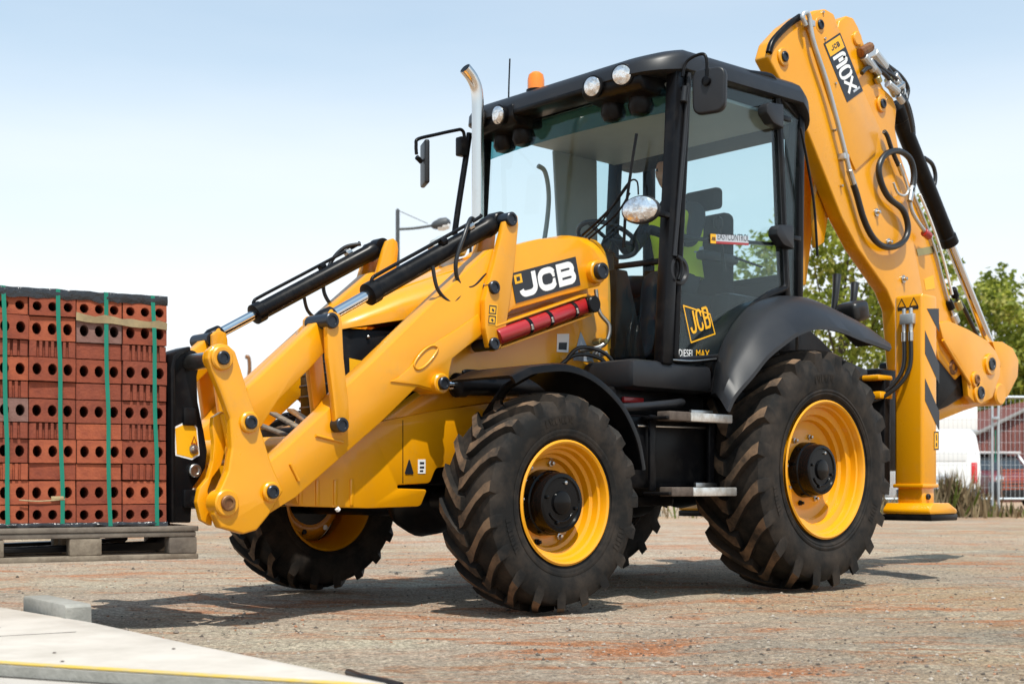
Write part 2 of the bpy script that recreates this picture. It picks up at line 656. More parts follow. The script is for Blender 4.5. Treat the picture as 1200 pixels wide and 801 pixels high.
def make_ground():
    xs = axis_steps(-3.0, 5.2, 0.045, 1400)
    ys = axis_steps(-4.5, 3.6, 0.045, 1400)
    v, f = [], []
    for x in xs:
        for y in ys:
            w = 1.0 if (abs(x) < 12 and abs(y) < 12) else 0.0
            z = gz(x, y) * w
            v.append((x, y, z))
    ny = len(ys)
    for i in range(len(xs) - 1):
        for j in range(ny - 1):
            f.append((i * ny + j, (i + 1) * ny + j, (i + 1) * ny + j + 1, i * ny + j + 1))
    me = bpy.data.meshes.new('ground')
    me.from_pydata(v, [], f)
    m = bpy.data.materials.new('compacted_ground')
    m.use_nodes = True
    n, l = m.node_tree.nodes, m.node_tree.links
    b = n['Principled BSDF']
    b.inputs['Roughness'].default_value = 0.92
    b.inputs['Specular IOR Level'].default_value = 0.2
    tc = n.new('ShaderNodeTexCoord')

    def nz(scale, det=6, rough=0.6, sx=1, sy=1, dist=0.0, rz=0.0):
        mp = n.new('ShaderNodeMapping')
        mp.vector_type = 'TEXTURE'
        mp.inputs['Scale'].default_value = (sx, sy, 1)
        mp.inputs['Rotation'].default_value = (0, 0, rz)
        l.new(tc.outputs['Object'], mp.inputs['Vector'])
        t = n.new('ShaderNodeTexNoise')
        t.inputs['Scale'].default_value = scale
        t.inputs['Detail'].default_value = det
        t.inputs['Roughness'].default_value = rough
        t.inputs['Distortion'].default_value = dist
        l.new(mp.outputs[0], t.inputs['Vector'])
        return t.outputs['Fac']

    def ramp(val, a, c):
        r = n.new('ShaderNodeMapRange')
        r.inputs['From Min'].default_value = a
        r.inputs['From Max'].default_value = c
        l.new(val, r.inputs['Value'])
        return r.outputs[0]

    def mix(fac, A, B, mode='MIX'):
        x = n.new('ShaderNodeMix')
        x.data_type = 'RGBA'
        x.blend_type = mode
        if isinstance(fac, float):
            x.inputs[0].default_value = fac
        else:
            l.new(fac, x.inputs[0])
        for s, val in ((6, A), (7, B)):
            if isinstance(val, tuple):
                x.inputs[s].default_value = (*val, 1)
            else:
                l.new(val, x.inputs[s])
        return x.outputs[2]
    base = mix(ramp(nz(1.3, 6), 0.35, 0.65), (0.33, 0.275, 0.205), (0.25, 0.21, 0.16))
    ST_ = 2.39   # streaks follow the wheel passes across the yard
    base = mix(ramp(nz(0.45, 7, 0.7, 1.8, 1.0, 0.6, ST_), 0.42, 0.56), base, (0.39, 0.28, 0.17))
    # pinkish dust further out
    base = mix(ramp(nz(0.16, 5, 0.6, 1, 1, 0.3, 1.2), 0.42, 0.58), base, (0.43, 0.345, 0.26))
    # pale mortar dust
    base = mix(ramp(nz(0.9, 8, 0.72, 2.0, 1, 0.5, ST_ + 0.2), 0.52, 0.66), base, (0.48, 0.42, 0.31))
    # red clay smears, drawn out by wheels
    base = mix(ramp(nz(1.6, 10, 0.78, 3.2, 1.0, 1.0, ST_), 0.515, 0.60), base, (0.43, 0.175, 0.075))
    base = mix(ramp(nz(3.4, 9, 0.75, 2.6, 1.0, 0.8, ST_ - 0.12), 0.545, 0.64), base, (0.36, 0.17, 0.08))
    # damp dark patches
    base = mix(ramp(nz(3.2, 7, 0.75, 1, 1.3, 0.4, 2.0), 0.58, 0.72), base, (0.17, 0.13, 0.10))
    # grit at three sizes
    base = mix(ramp(nz(26, 5, 0.75, 1, 1, 0, 0.3), 0.54, 0.74), base, (0.23, 0.185, 0.145))
    base = mix(ramp(nz(85, 4, 0.75), 0.56, 0.74), base, (0.15, 0.12, 0.10))
    base = mix(ramp(nz(62, 4, 0.75, 1, 1, 0, 1.0), 0.57, 0.72), base, (0.55, 0.49, 0.41))
    # pebbles: every cell of two cell patterns has its own tone
    for sc_, amt in ((70, 0.40), (150, 0.36)):
        vo = n.new('ShaderNodeTexVoronoi')
        vo.inputs['Scale'].default_value = sc_
        l.new(tc.outputs['Object'], vo.inputs['Vector'])
        bw = n.new('ShaderNodeSeparateColor')
        l.new(vo.outputs['Color'], bw.inputs[0])
        mr = n.new('ShaderNodeMapRange')
        mr.inputs['To Min'].default_value = 1.0 - amt
        mr.inputs['To Max'].default_value = 1.0 + amt * 0.75
        l.new(bw.outputs[0], mr.inputs['Value'])
        cc = n.new('ShaderNodeCombineColor')
        for q in range(3):
            l.new(mr.outputs[0], cc.inputs[q])
        base = mix(1.0, base, cc.outputs[0], 'MULTIPLY')
    l.new(base, b.inputs['Base Color'])
    bp = n.new('ShaderNodeBump')
    bp.inputs['Strength'].default_value = 0.9
    bp.inputs['Distance'].default_value = 0.02
    l.new(nz(38, 9, 0.82), bp.inputs['Height'])
    l.new(bp.outputs[0], b.inputs['Normal'])
    tag(link('ground', me, m), 'compacted gravel and reddish clay ground of the building yard', 'ground', kind='structure')


make_ground()


def make_stones():
    cols = [mat('stone_%d' % i, c, 0.9) for i, c in enumerate([(0.32, 0.27, 0.22), (0.20, 0.165, 0.135), (0.32, 0.15, 0.08), (0.38, 0.33, 0.275), (0.085, 0.068, 0.055)])]
    octv = [(1, 0, 0), (-1, 0, 0), (0, 1, 0), (0, -1, 0), (0, 0, 1), (0, 0, -1)]
    octf = [(0, 2, 4), (2, 1, 4), (1, 3, 4), (3, 0, 4), (2, 0, 5), (1, 2, 5), (3, 1, 5), (0, 3, 5)]
    v, f, mi = [], [], []
    rnd = random.Random(11)
    cx, cy = 6.706, 5.599
    n = 0
    while n < 20000:
        # scatter by distance so that stones thin out far away
        d = 3.6 + 13.0 * rnd.random() ** 1.6
        k = (rnd.random() - 0.5) * 0.86
        r = k * d
        t = R(HEAD)
        x = (1.101 - r) * math.cos(t) + (8.666 - d) * math.sin(t)
        y = -(1.101 - r) * math.sin(t) + (8.666 - d) * math.cos(t)
        if noise.noise(Vector((x * 0.9, y * 0.9, 5.0))) < rnd.uniform(-0.6, 0.2):
            continue
        n += 1
        s = 0.002 + 0.008 * rnd.random() ** 6 + (0.012 * rnd.random() if rnd.random() < 0.008 else 0)
        rz = rnd.random() * 6.28
        ca, sa = math.cos(rz), math.sin(rz)
        ax, ay, az = s * rnd.uniform(0.7, 1.5), s * rnd.uniform(0.7, 1.2), s * rnd.uniform(0.45, 0.9)
        zb = gz(x, y)
        b0 = len(v)
        for p in octv:
            q = (p[0] * ax * rnd.uniform(.7, 1.2) + rnd.uniform(-.3, .3) * s, p[1] * ay * rnd.uniform(.7, 1.2) + rnd.uniform(-.3, .3) * s, p[2] * az)
            v.append((x + q[0] * ca - q[1] * sa, y + q[0] * sa + q[1] * ca, zb + q[2] + az * 0.35))
        f += [tuple(b0 + i for i in t3) for t3 in octf]
        mi += [rnd.choice((0, 0, 1, 1, 2, 3, 4, 4))] * 8
    me = bpy.data.meshes.new('gravel')
    me.from_pydata(v, [], f)
    o = link('gravel', me, cols, smooth=False)
    me.polygons.foreach_set('material_index', mi)
    tag(o, 'loose stones and gravel scattered over the yard', 'gravel', kind='stuff')


make_stones()

# ------------------------------------------------------------------ backhoe loader
LOADER = empty('backhoe_loader', (0, 0, 0), 'yellow and black backhoe loader carrying a pack of bricks on its forks', 'backhoe loader')
WB = 2.17


def mirror_y(f):
    f(1)
    f(-1)


def yy(s, a, b):
    return (a * s, b * s)


# ---- wheels
def make_wheel(name, x, hub, s, Rt, w, rim, nl, yo, label):
    """Rt tyre radius, w width, rim flange radius; yo = Y of the outer rim plane"""
    e = empty(name, (x, 0, hub))
    e.parent = LOADER
    e['label'] = label
    hw = w / 2
    yc = yo - hw + 0.01
    Rc = Rt - 0.036 * Rt / 0.54
    # carcass profile (offset from wheel centre, radius)
    prof = [(-hw * 0.80, rim - 0.012), (-hw * 0.90, rim + 0.012), (-hw * 0.99, rim + (Rc - rim) * 0.30), (-hw * 1.03, rim + (Rc - rim) * 0.55),
            (-hw * 0.985, rim + (Rc - rim) * 0.80), (-hw * 0.90, rim + (Rc - rim) * 0.93), (-hw * 0.72, Rc - 0.006), (-hw * 0.35, Rc + 0.001), (0, Rc + 0.003)]
    prof = prof + [(-a, b) for a, b in reversed(prof[:-1])]
    n = 96
    v, f, mi = [], [], []
    for a, r in prof:
        for k in range(n):
            t = 2 * math.pi * k / n
            v.append((r * math.cos(t), (yc + a) * s, r * math.sin(t)))
    for i in range(len(prof) - 1):
        for k in range(n):
            f.append((i * n + k, i * n + (k + 1) % n, (i + 1) * n + (k + 1) % n, (i + 1) * n + k))
            mi.append(0)
    # raised sidewall bead rings
    for sd in (-1, 1):
        for q in (0.16, 0.22):
            rr = rim + (Rc - rim) * q
            b0 = len(v)
            for k in range(n):
                t = 2 * math.pi * k / n
                for da, dr in ((0.93 + q * 0.25 - 0.012, -0.012), (0.93 + q * 0.25 + 0.02, 0.0), (0.93 + q * 0.25 + 0.01, 0.012)):
                    v.append(((rr + dr) * math.cos(t), (yc + sd * hw * da) * s, (rr + dr) * math.sin(t)))
            for k in range(n):
                for j in range(2):
                    f.append((b0 + k * 3 + j, b0 + ((k + 1) % n) * 3 + j, b0 + ((k + 1) % n) * 3 + j + 1, b0 + k * 3 + j + 1))
                    mi.append(0)

    def surf(a):
        """carcass radius at offset a"""
        pts = prof
        for i in range(len(pts) - 1):
            if pts[i][0] <= a <= pts[i + 1][0] and pts[i + 1][0] > pts[i][0] and pts[i][1] > rim + (Rc - rim) * 0.5:
                tt = (a - pts[i][0]) / (pts[i + 1][0] - pts[i][0])
                return pts[i][1] + (pts[i + 1][1] - pts[i][1]) * tt
        return Rc
    pitch = 2 * math.pi / nl
    rnd = random.Random(int(x * 100) + nl)
    for sd in (-1, 1):
        for k in range(nl):
            t0 = pitch * (k + (0.5 if sd > 0 else 0.0))
            st = []
            # stations: (offset fraction, circumferential lag in metres, half width m, outer radius)
            for fr, lag, hwid, ro in ((-0.06, 0.0, 0.030, Rt - 0.002), (0.10, 0.012, 0.028, Rt), (0.34, 0.058, 0.022, Rt - 0.001), (0.62, 0.115, 0.021, Rt - 0.005),
                                      (0.86, 0.160, 0.024, Rt - 0.014), (0.985, 0.178, 0.027, Rt - 0.030)):
                sc = Rt / 0.54
                st.append((sd * hw * fr, t0 + lag * sc / Rt, hwid * sc / Rt, ro))
            b0 = len(v)
            m2 = len(st)
            for a, t, dw, ro in st:
                ri = surf(a) - 0.012 if abs(a) < hw * 0.95 else rim + (Rc - rim) * 0.78
                for tt, rr in ((t - dw * 1.35, ri), (t - dw, ro), (t + dw, ro), (t + dw * 1.35, ri)):
                    v.append((rr * math.cos(tt), (yc + a) * s, rr * math.sin(tt)))
            # shoulder foot of the lug running down the sidewall
            a, t, dw, ro = st[-1]
            for tt, rr in ((t - dw * 1.1, rim + (Rc - rim) * 0.62), (t - dw * 0.7, rim + (Rc - rim) * 0.63), (t + dw * 0.7, rim + (Rc - rim) * 0.63), (t + dw * 1.1, rim + (Rc - rim) * 0.62)):
                v.append((rr * math.cos(tt), (yc + sd * hw * 1.015) * s, rr * math.sin(tt)))
            m2 += 1
            for i in range(m2 - 1):
                for j in range(3):
                    f.append((b0 + i * 4 + j, b0 + i * 4 + j + 1, b0 + (i + 1) * 4 + j + 1, b0 + (i + 1) * 4 + j))
                    mi.append(1 if (j == 1 and i < m2 - 2) else 0)
            f.append((b0, b0 + 1, b0 + 2, b0 + 3))
            mi.append(0)
            f.append(tuple(b0 + (m2 - 1) * 4 + j for j in range(4)))
            mi.append(0)
    bm = bmesh.new()
    vs = [bm.verts.new(p) for p in v]
    for q, mm in zip(f, mi):
        try:
            fc = bm.faces.new([vs[i] for i in q])
            fc.material_index = mm
        except ValueError:
            pass
    from_bm('tyre', bm, [RUB, RUBD], e, angle=40)
    # rim: deep dish with steps, outer plane at yo
    w0 = lambda d: (0, (yo - d) * s, 0)
    k = rim / 0.297
    dish = [(0.012, rim - 0.030), (0.0, rim - 0.010), (0.0, rim + 0.004), (0.012, rim + 0.010), (0.022, rim + 0.004), (0.03, rim - 0.02)]
    prof_in = [(0.010, rim - 0.004), (0.000, rim + 0.006), (-0.006, rim - 0.004), (0.000, rim - 0.014), (0.016, rim - 0.020), (0.034, rim - 0.024), (0.040, rim - 0.034),
               (0.072, rim - 0.040), (0.080, rim - 0.056 * k), (0.112, rim - 0.062 * k), (0.120, rim - 0.078 * k), (0.150, rim - 0.084 * k), (0.160, rim - 0.100 * k),
               (0.163, 0.17 * k), (0.155, 0.14 * k), (0.155, 0.05)]
    lathe('rim', w0(0), w0(1), prof_in, YEL, e, 72, 30, False)
    back = [(0.02, rim - 0.002), (w - 0.06, rim - 0.012), (w - 0.03, rim + 0.004), (w - 0.022, rim - 0.006), (w - 0.05, rim - 0.022), (0.17, rim - 0.05)]
    lathe('rim_barrel', w0(0), w0(1), back, YEL, e, 64, 30, False)
    hr = 0.148 if rim < 0.35 else 0.152
    lathe('hub', w0(0), w0(-1), [(-0.158, hr * 1.10), (-0.10, hr * 1.07), (-0.095, hr * 1.02), (-0.042, hr * 0.99), (-0.030, hr * 0.95), (-0.028, hr * 0.84), (-0.036, hr * 0.80), (-0.036, 0.001)], GLOSS, e, 40)
    lathe('hub_cap', w0(0), w0(-1), [(-0.037, hr * 0.40), (-0.026, hr * 0.38), (-0.023, hr * 0.32), (-0.023, 0.001)], GLOSS, e, 30)
    nb = 8
    for i in range(nb):
        t = 2 * math.pi * (i + 0.3) / nb
        px, pz = math.cos(t) * hr * 1.33, math.sin(t) * hr * 1.33
        lathe('wheel_nut', (px, (yo - 0.165) * s, pz), (px, yo * s, pz), [(0, 0.017), (0.018, 0.017), (0.020, 0.011), (0.036, 0.010), (0.038, 0.004)], STEEL if i % 3 else BLK, e, 6)
    for i in range(4):
        t = 2 * math.pi * (i + 0.18) / 4
        px, pz = math.cos(t) * hr * 0.68, math.sin(t) * hr * 0.68
        lathe('hub_bolt', (px, (yo - 0.037) * s, pz), (px, (yo + 1) * s, pz), [(0, 0.010), (0.010, 0.010), (0.012, 0.006)], STEEL if i == 1 else GLOSS, e, 6)
    tube('hub_rib', [(hr * 0.62 * math.cos(R(q)), (yo - 0.034) * s, hr * 0.62 * math.sin(R(q))) for q in range(215, 330, 14)], 0.006, GLOSS, e, 8, 2)
    rod('valve_stem', (rim * 0.80, (yo - 0.11) * s, 0.02), (rim * 0.78, (yo - 0.05) * s, 0.02), 0.006, STEEL, e, 8)
    # raised sidewall lettering blocks
    bm = bmesh.new()
    rr0 = rim + (Rt - rim) * 0.36
    rr1 = rim + (Rt - rim) * 0.50
    for c0, cnt in ((R(95), 9), (R(-10), 8), (R(215), 6)):
        for j in range(cnt):
            ta = c0 - j * 0.06 / (rr0 / 0.35)
            tb = ta - 0.042 / (rr0 / 0.35)
            q = []
            for (rr, tt) in ((rr0, ta), (rr1, ta), (rr1, tb), (rr0, tb)):
                q.append(bm.verts.new((rr * math.cos(tt), (yc + hw * (1.045 if rr == rr1 else 1.025)) * s, rr * math.sin(tt))))
            if j % 3 != 1:
                bm.faces.new(q)
            else:
                q2 = [q[0], q[1], q[2]]
                bm.faces.new(q2)
    from_bm('sidewall_lettering', bm, RUB, e, smooth=False)['kind'] = 'stuff'
    return e


make_wheel('front_wheel', WB, 0.535, 1, 0.537, 0.355, 0.297, 19, 1.10, 'near front wheel with yellow rim and chunky tread')
make_wheel('front_wheel', WB, 0.535, -1, 0.537, 0.385, 0.297, 19, 1.21, 'far front wheel half in shade behind the loader arms')
make_wheel('rear_wheel', 0, 0.712, 1, 0.717, 0.46, 0.405, 20, 1.11, 'large near rear wheel with yellow rim')
make_wheel('rear_wheel', 0, 0.712, -1, 0.717, 0.46, 0.405, 20, 1.11, 'large far rear wheel behind the chassis')

# ---- chassis, axles
box('chassis_rail', (-1.25, -0.36, 0.62), (2.75, 0.36, 0.98), BLK, LOADER, 0.02)
rod('front_axle', (WB, -1.05, 0.535), (WB, 0.95, 0.535), 0.085, BLK, LOADER, 20)
lathe('front_differential', (WB - 0.05, -0.26, 0.53), (WB - 0.05, 0.26, 0.53), [(0, 0.09), (0.08, 0.15), (0.2, 0.19), (0.34, 0.17), (0.44, 0.13), (0.52, 0.09)], BLK, LOADER, 24)
rod('rear_axle', (0, -0.95, 0.71), (0, 0.95, 0.71), 0.12, BLK, LOADER, 20)
lathe('rear_differential', (0, -0.30, 0.71), (0, 0.30, 0.71), [(0, 0.12), (0.1, 0.2), (0.3, 0.24), (0.5, 0.2), (0.6, 0.12)], BLK, LOADER, 24)
rod('drive_shaft', (0.2, 0, 0.62), (WB, 0, 0.55), 0.045, BLK, LOADER, 14)
lathe('transmission_housing', (0.35, 0, 0.66), (1.35, 0, 0.66), [(0, 0.14), (0.1, 0.24), (0.4, 0.27), (0.7, 0.26), (1.0, 0.16)], BLK, LOADER, 20)


def chassis_side(s):
    # yellow lower body side under the loader arm
    prism('lower_side_panel', [(3.283,0.808),(2.871,0.898),(2.789,0.926),(2.441,0.993),(2.161,1.034),(1.669,1.11),(1.162,1.182),(1.162,1.057),(1.669,0.981),(1.921,0.945),(2.334,0.716),(2.441,0.706),(2.48,0.629),(2.684,0.62),(2.684,0.604),(2.496,0.599),(2.54,0.514),(2.86,0.508),(3.259,0.522),(3.292,0.593)],
          *yy(s, 0.33, 0.45), YEL, LOADER, 0.014, 0.02)
    prism('upper_side_panel', [(2.742,0.936),(2.374,1.152),(2.329,1.436),(2.144,1.54),(1.964,1.502),(1.315,1.687),(1.155,1.669),(1.133,1.185),(1.65,1.117),(2.144,1.04),(2.424,0.996)], *yy(s, 0.33, 0.43), YEL, LOADER, 0.008, 0.01)
    # embossed ribs of the lower panel
    for a, b in (('352,563 352,591', 0), ('372,562 372,592', 0), ('393,562 393,592', 0), ('412,561 412,592', 0)):
        p = T3_PAIR[a]
        sweep_rect('pressed_rib', [(q[0], q[1] * s, q[2]) for q in p], 0.02, 0.008, YEL, LOADER, (1, 0, 0), 0.003)


T3_PAIR = {'352,563 352,591': [(3.251,0.452,0.64),(3.251,0.452,0.53)], '372,562 372,592': [(3.157,0.452,0.644),(3.157,0.452,0.525)],
           '393,562 393,592': [(3.056,0.452,0.644),(3.056,0.452,0.524)], '412,561 412,592': [(2.962,0.452,0.648),(2.962,0.452,0.523)]}
mirror_y(chassis_side)
box('front_crossmember', (2.70, -0.33, 0.52), (3.16, 0.33, 0.90), BLK, LOADER, 0.03)
# shadow gap and panel seams on the near lower panel
prism('panel_seam', [(2.655,0.938),(2.65,0.938),(2.65,0.629),(2.655,0.629)], 0.440, 0.4506, BLK, LOADER, 0)
prism('black_triangle_badge', [(2.614,0.751),(2.585,0.673),(2.644,0.673)], 0.4505, 0.4535, DBLK, LOADER, 0, 0.012)
prism('white_notice_decal', [(2.558,0.747),(2.511,0.748),(2.511,0.678),(2.558,0.677)], 0.4505, 0.4525, WHT, LOADER, 0)
for i in range(3):
    prism('notice_mark', [(2.548,0.735),(2.52,0.735),(2.52,0.724),(2.548,0.724)] if i == 0 else ([(2.548,0.713),(2.52,0.714),(2.52,0.703),(2.548,0.703)] if i == 1 else [(2.548,0.694),(2.526,0.695),(2.526,0.686),(2.548,0.686)]),
          0.4528, 0.4534, DBLK, LOADER, 0)
rod('drain_plug', (3.054,0.46,0.512), (3.042,0.46,0.5), 0.012, WHT, LOADER, 10)

# ---- bonnet (lofted, sloping nose)
def make_bonnet():
    secs = [(1.12, 2.06, 0.415, 1.40, 5), (1.30, 2.055, 0.415, 1.42, 5), (1.62, 1.945, 0.41, 1.45, 4.5), (1.97, 1.82, 0.40, 1.49, 4), (2.25, 1.72, 0.36, 1.50, 3.6),
            (2.53, 1.61, 0.30, 1.455, 3.4), (2.70, 1.525, 0.258, 1.42, 3.2), (2.80, 1.475, 0.228, 1.40, 3), (2.86, 1.435, 0.175, 1.385, 2.8), (2.885, 1.40, 0.10, 1.38, 2.6)]
    n = 21
    v, f = [], []
    for x, zt, hw, zb, ex in secs:
        for k in range(n):
            t = math.pi * k / (n - 1)
            cx, cz = math.cos(t), math.sin(t)
            yv = math.copysign(abs(cx) ** (2 / ex), cx) * hw
            zv = zb + (abs(cz) ** (2 / ex)) * (zt - zb)
            v.append((x, yv, zv))
    for i in range(len(secs) - 1):
        for k in range(n - 1):
            f.append((i * n + k, i * n + k + 1, (i + 1) * n + k + 1, (i + 1) * n + k))
    f.append(tuple(range(n)))
    f.append(tuple((len(secs) - 1) * n + k for k in range(n)))
    o = pyd('bonnet', v, f, YEL, LOADER, angle=50)
    return o


BON = make_bonnet()
sweep_rect('bonnet_crease', [(2.66, 0.12, 1.535), (2.5, 0.15, 1.618), (2.0, 0.22, 1.802), (1.6, 0.25, 1.955)], 0.035, 0.012, YEL, BON, (0, 1, 0), 0.005)
sweep_rect('bonnet_crease', [(2.66, -0.12, 1.535), (2.5, -0.15, 1.618), (2.0, -0.22, 1.802), (1.6, -0.25, 1.955)], 0.035, 0.012, YEL, BON, (0, 1, 0), 0.005)
nose = [(1.6, -0.37), (1.6, 0.37), (2.2, 0.345), (2.76, 0.212), (2.82, 0.19), (2.845, 0.15), (2.855, 0.05), (2.855, -0.05), (2.845, -0.15), (2.82, -0.19), (2.76, -0.212), (2.2, -0.345)]
GR = prism('engine_grille', nose, 0.88, 1.40, BLK, LOADER, 0.012, axis='Z')
prism('engine_side', [(1.6, 1.40), (2.5, 1.40), (2.40, 1.455), (2.10, 1.475), (1.6, 1.46)], -0.30, 0.30, BLK, GR, 0.01)
for i in range(7):
    z = 0.96 + i * 0.055
    tube('grille_slat', [(p[0] + 0.004, p[1], z) for p in nose[4:10]], 0.006, PLA, GR, 6, smoothpath=False)
to3 = quadmap((2.795, 0.2075, 1.135), (-0.075, 0.0178, -0.012), (0.004, -0.001, 0.115), (0.23, 0.97, 0))
plate('yellow_badge', to3, 1, 1, 0.003, DYEL, GR)
letters('badge_letter', 'JCB', to3, DBLK, GR, 0.12, 0.3, 0.22, 0.36, 0.05, 0.3)
lathe('grille_stud', (2.70, 0.22, 1.36), (2.705, 0.26, 1.36), [(0, 0.008), (0.02, 0.008), (0.023, 0.004)], STEEL, GR, 10)


# ---- loader arms
def boss(name, x, z, y0, y1, r, m, parent):
    L = abs(y1 - y0)
    lathe(name, (x, y0, z), (x, y1, z), [(0, r), (L - 0.006, r), (L, r - 0.006)], m, parent, 26)


def pin(x, z, y0, y1, r, parent, m=None, boss_r=0.0):
    """pin end with a recessed dark face"""
    d = 1 if y1 > y0 else -1
    if boss_r:
        boss('pin_boss', x, z, y0, y1 - 0.012 * d, boss_r, YEL, parent)
    L = abs(y1 - y0)
    lathe('pin', (x, y0, z), (x, y1, z), [(0, r), (L - 0.004, r), (L, r - 0.004), (L, r * 0.62), (L - 0.006, r * 0.56), (L - 0.006, 0.001)], m or PIN, parent, 22)


def loader_side(s):
    A = empty('loader_arm', (0, 0, 0))
    A.parent = LOADER
    A['label'] = 'near loader arm with large lettered decal' if s > 0 else 'far loader arm seen over the bonnet'
    # main arm plate box
    prism('arm_beam', [(3.378,0.799),(3.166,0.972),(3.075,1.072),(2.908,1.207),(2.488,1.563),(2.175,1.819),(2.023,1.853),(1.821,1.918),(1.531,1.955),(1.41,1.916),(1.342,1.845),(1.325,1.776),(1.363,1.716),(1.649,1.638),(2.023,1.525),(2.218,1.382),(2.444,1.241),(2.458,1.177),(2.461,1.11),(2.538,1.076),(2.65,1.096),(2.872,0.915),(3.347,0.566),(3.496,0.488),(3.573,0.575),(3.529,0.687)],
          *yy(s, 0.44, 0.56), YEL, A, 0.006, 0.008, 2)
    # folded stiffening lip under the mid of the arm
    prism('reinforcing_plate', [(2.818,1.112),(2.771,1.134),(2.709,1.179),(2.646,1.241),(2.587,1.29),(2.512,1.334),(2.407,1.392),(2.26,1.482),(2.225,1.39),(2.435,1.246),(2.454,1.177),(2.46,1.114),(2.533,1.085),(2.646,1.104)], *yy(s, 0.5602, 0.567), YEL, A, 0.003)
    bead = [(2.672,0.568,1.189),(2.656,0.568,1.18),(2.619,0.568,1.192),(2.571,0.568,1.231),(2.533,0.568,1.277),(2.533,0.568,1.296),(2.566,0.568,1.3),(2.609,0.568,1.278),(2.651,0.568,1.24),(2.675,0.568,1.205),(2.672,0.568,1.189)]
    tube('pressed_bead', [(q[0], q[1] * s, q[2]) for q in bead], 0.006, YEL, A)
    b2 = [(3.243,0.563,0.845),(3.092,0.563,0.817)]
    tube('weld_bead', [(q[0], q[1] * s, q[2]) for q in b2], 0.007, YEL, A, smoothpath=False)
    b3 = [(3.38,0.563,0.715),(3.335,0.563,0.639)]
    tube('weld_bead', [(q[0], q[1] * s, q[2]) for q in b3], 0.007, YEL, A, smoothpath=False)
    # reaction lever (tower) plates
    for a, b in ((0.565, 0.605), (0.395, 0.435)):
        prism('lever_plate', [(2.113,1.955),(2.09,2.004),(2.054,2.022),(2.024,2.002),(2.018,1.959),(2.036,1.82),(2.072,1.597),(2.113,1.379),(2.143,1.316),(2.184,1.296),(2.222,1.315),(2.247,1.408),(2.25,1.549),(2.219,1.647),(2.16,1.818)], *yy(s, a, b), YEL, A, 0.006, 0.006)
    for px, py, r, br in ((597.6, 257, .036, 0), (577.5, 337, .034, 0), (577.5, 403, .032, 0)):
        x, z = LV[(px, py)]
        pin(x, z, 0.47 * s, 0.622 * s, r, A)
    # main pivot at the rear of the arm
    x, z = LV[(702, 318)]
    boss('pivot_boss', x, z, 0.43 * s, 0.60 * s, 0.062, YEL, A)
    pin(x, z, 0.40 * s, 0.635 * s, 0.045, A)
    # bellcrank plates
    for a, b in ((0.565, 0.60), (0.40, 0.435)):
        prism('bellcrank_plate', [(3.208,1.385),(3.189,1.404),(3.161,1.41),(3.132,1.399),(3.123,1.369),(3.113,1.201),(3.087,1.006),(3.08,0.888),(3.101,0.864),(3.132,0.867),(3.156,0.885),(3.17,1.002),(3.199,1.195)], *yy(s, a, b), YEL, A, 0.006, 0.004)
    x, z = LV[(387.6, 375.7)]
    pin(x, z, 0.44 * s, 0.618 * s, 0.036, A)
    x, z = LV[(399.6, 497.7)]
    pin(x, z, 0.50 * s, 0.618 * s, 0.034, A)
    # tipping link from bellcrank to hitch head
    prism('tipping_link', [(3.133,1.434),(3.171,1.403),(3.228,1.355),(3.518,1.1),(3.587,1.044),(3.596,0.95),(3.561,0.876),(3.518,0.87),(3.429,0.994),(3.256,1.15),(3.152,1.251),(3.095,1.366)], *yy(s, 0.46, 0.54), YEL, A, 0.012, 0.012)
    # hitch head plates
    for a, b in ((0.57, 0.615),):
        prism('hitch_plate', [(3.823,1.153),(3.818,1.186),(3.794,1.209),(3.761,1.221),(3.724,1.216),(3.691,1.191),(3.661,1.112),(3.627,1.014),(3.589,0.924),(3.554,0.835),(3.528,0.761),(3.507,0.706),(3.449,0.593),(3.522,0.489),(3.585,0.423),(3.651,0.408),(3.761,0.438),(3.79,0.493),(3.786,0.565),(3.753,0.619),(3.724,0.678),(3.707,0.777),(3.716,0.904),(3.761,1.012),(3.802,1.097)],
              *yy(s, a, b), YEL, A, 0.010, 0.006, 3)
    for px, py, r, br, mm in ((261, 419, .030, .052, None), (293.5, 494.5, .030, .046, None), (266.5, 589, .034, .058, BRONZE), (319, 576, .030, .044, None)):
        x, z = LV[(px, py)]
        pin(x, z, 0.55 * s, 0.645 * s, r, A, mm, br)
    # inner front horn seen ahead of the plate
    prism('hitch_horn', [(3.744,0.863),(3.74,0.911),(3.698,0.938),(3.677,0.932),(3.677,0.798),(3.702,0.705),(3.748,0.649),(3.769,0.594),(3.744,0.502),(3.748,0.443),(3.798,0.469),(3.818,0.546),(3.806,0.605),(3.765,0.649),(3.742,0.723),(3.736,0.797)], *yy(s, 0.485, 0.515), YEL, A, 0.008, 0.006, 3)
    prism('hitch_inner_plate', [(3.717,0.928),(3.683,0.778),(3.7,0.678),(3.729,0.619),(3.762,0.565),(3.767,0.492),(3.738,0.436),(3.628,0.419),(3.56,0.444),(3.499,0.499),(3.481,0.65),(3.529,0.8),(3.598,0.91)], *yy(s, 0.52, 0.565), YEL, A, 0.008)
    # tilt ram
    T0, T1 = Vector((LV[(597.6, 257)][0], 0.5 * s, LV[(597.6, 257)][1])), Vector((LV[(387.6, 375.7)][0], 0.5 * s, LV[(387.6, 375.7)][1]))
    L = (T1 - T0).length
    ram = lathe('tilt_ram', T0, T1, [(0.02, 0.030), (0.05, 0.052), (0.09, 0.052), (0.10, 0.047), (L * 0.70, 0.047), (L * 0.705, 0.055), (L * 0.745, 0.055), (L * 0.75, 0.035)], BLK, A, 26)
    lathe('ram_rod', T0, T1, [(L * 0.74, 0.026), (L - 0.07, 0.026)], CHR, ram, 20)
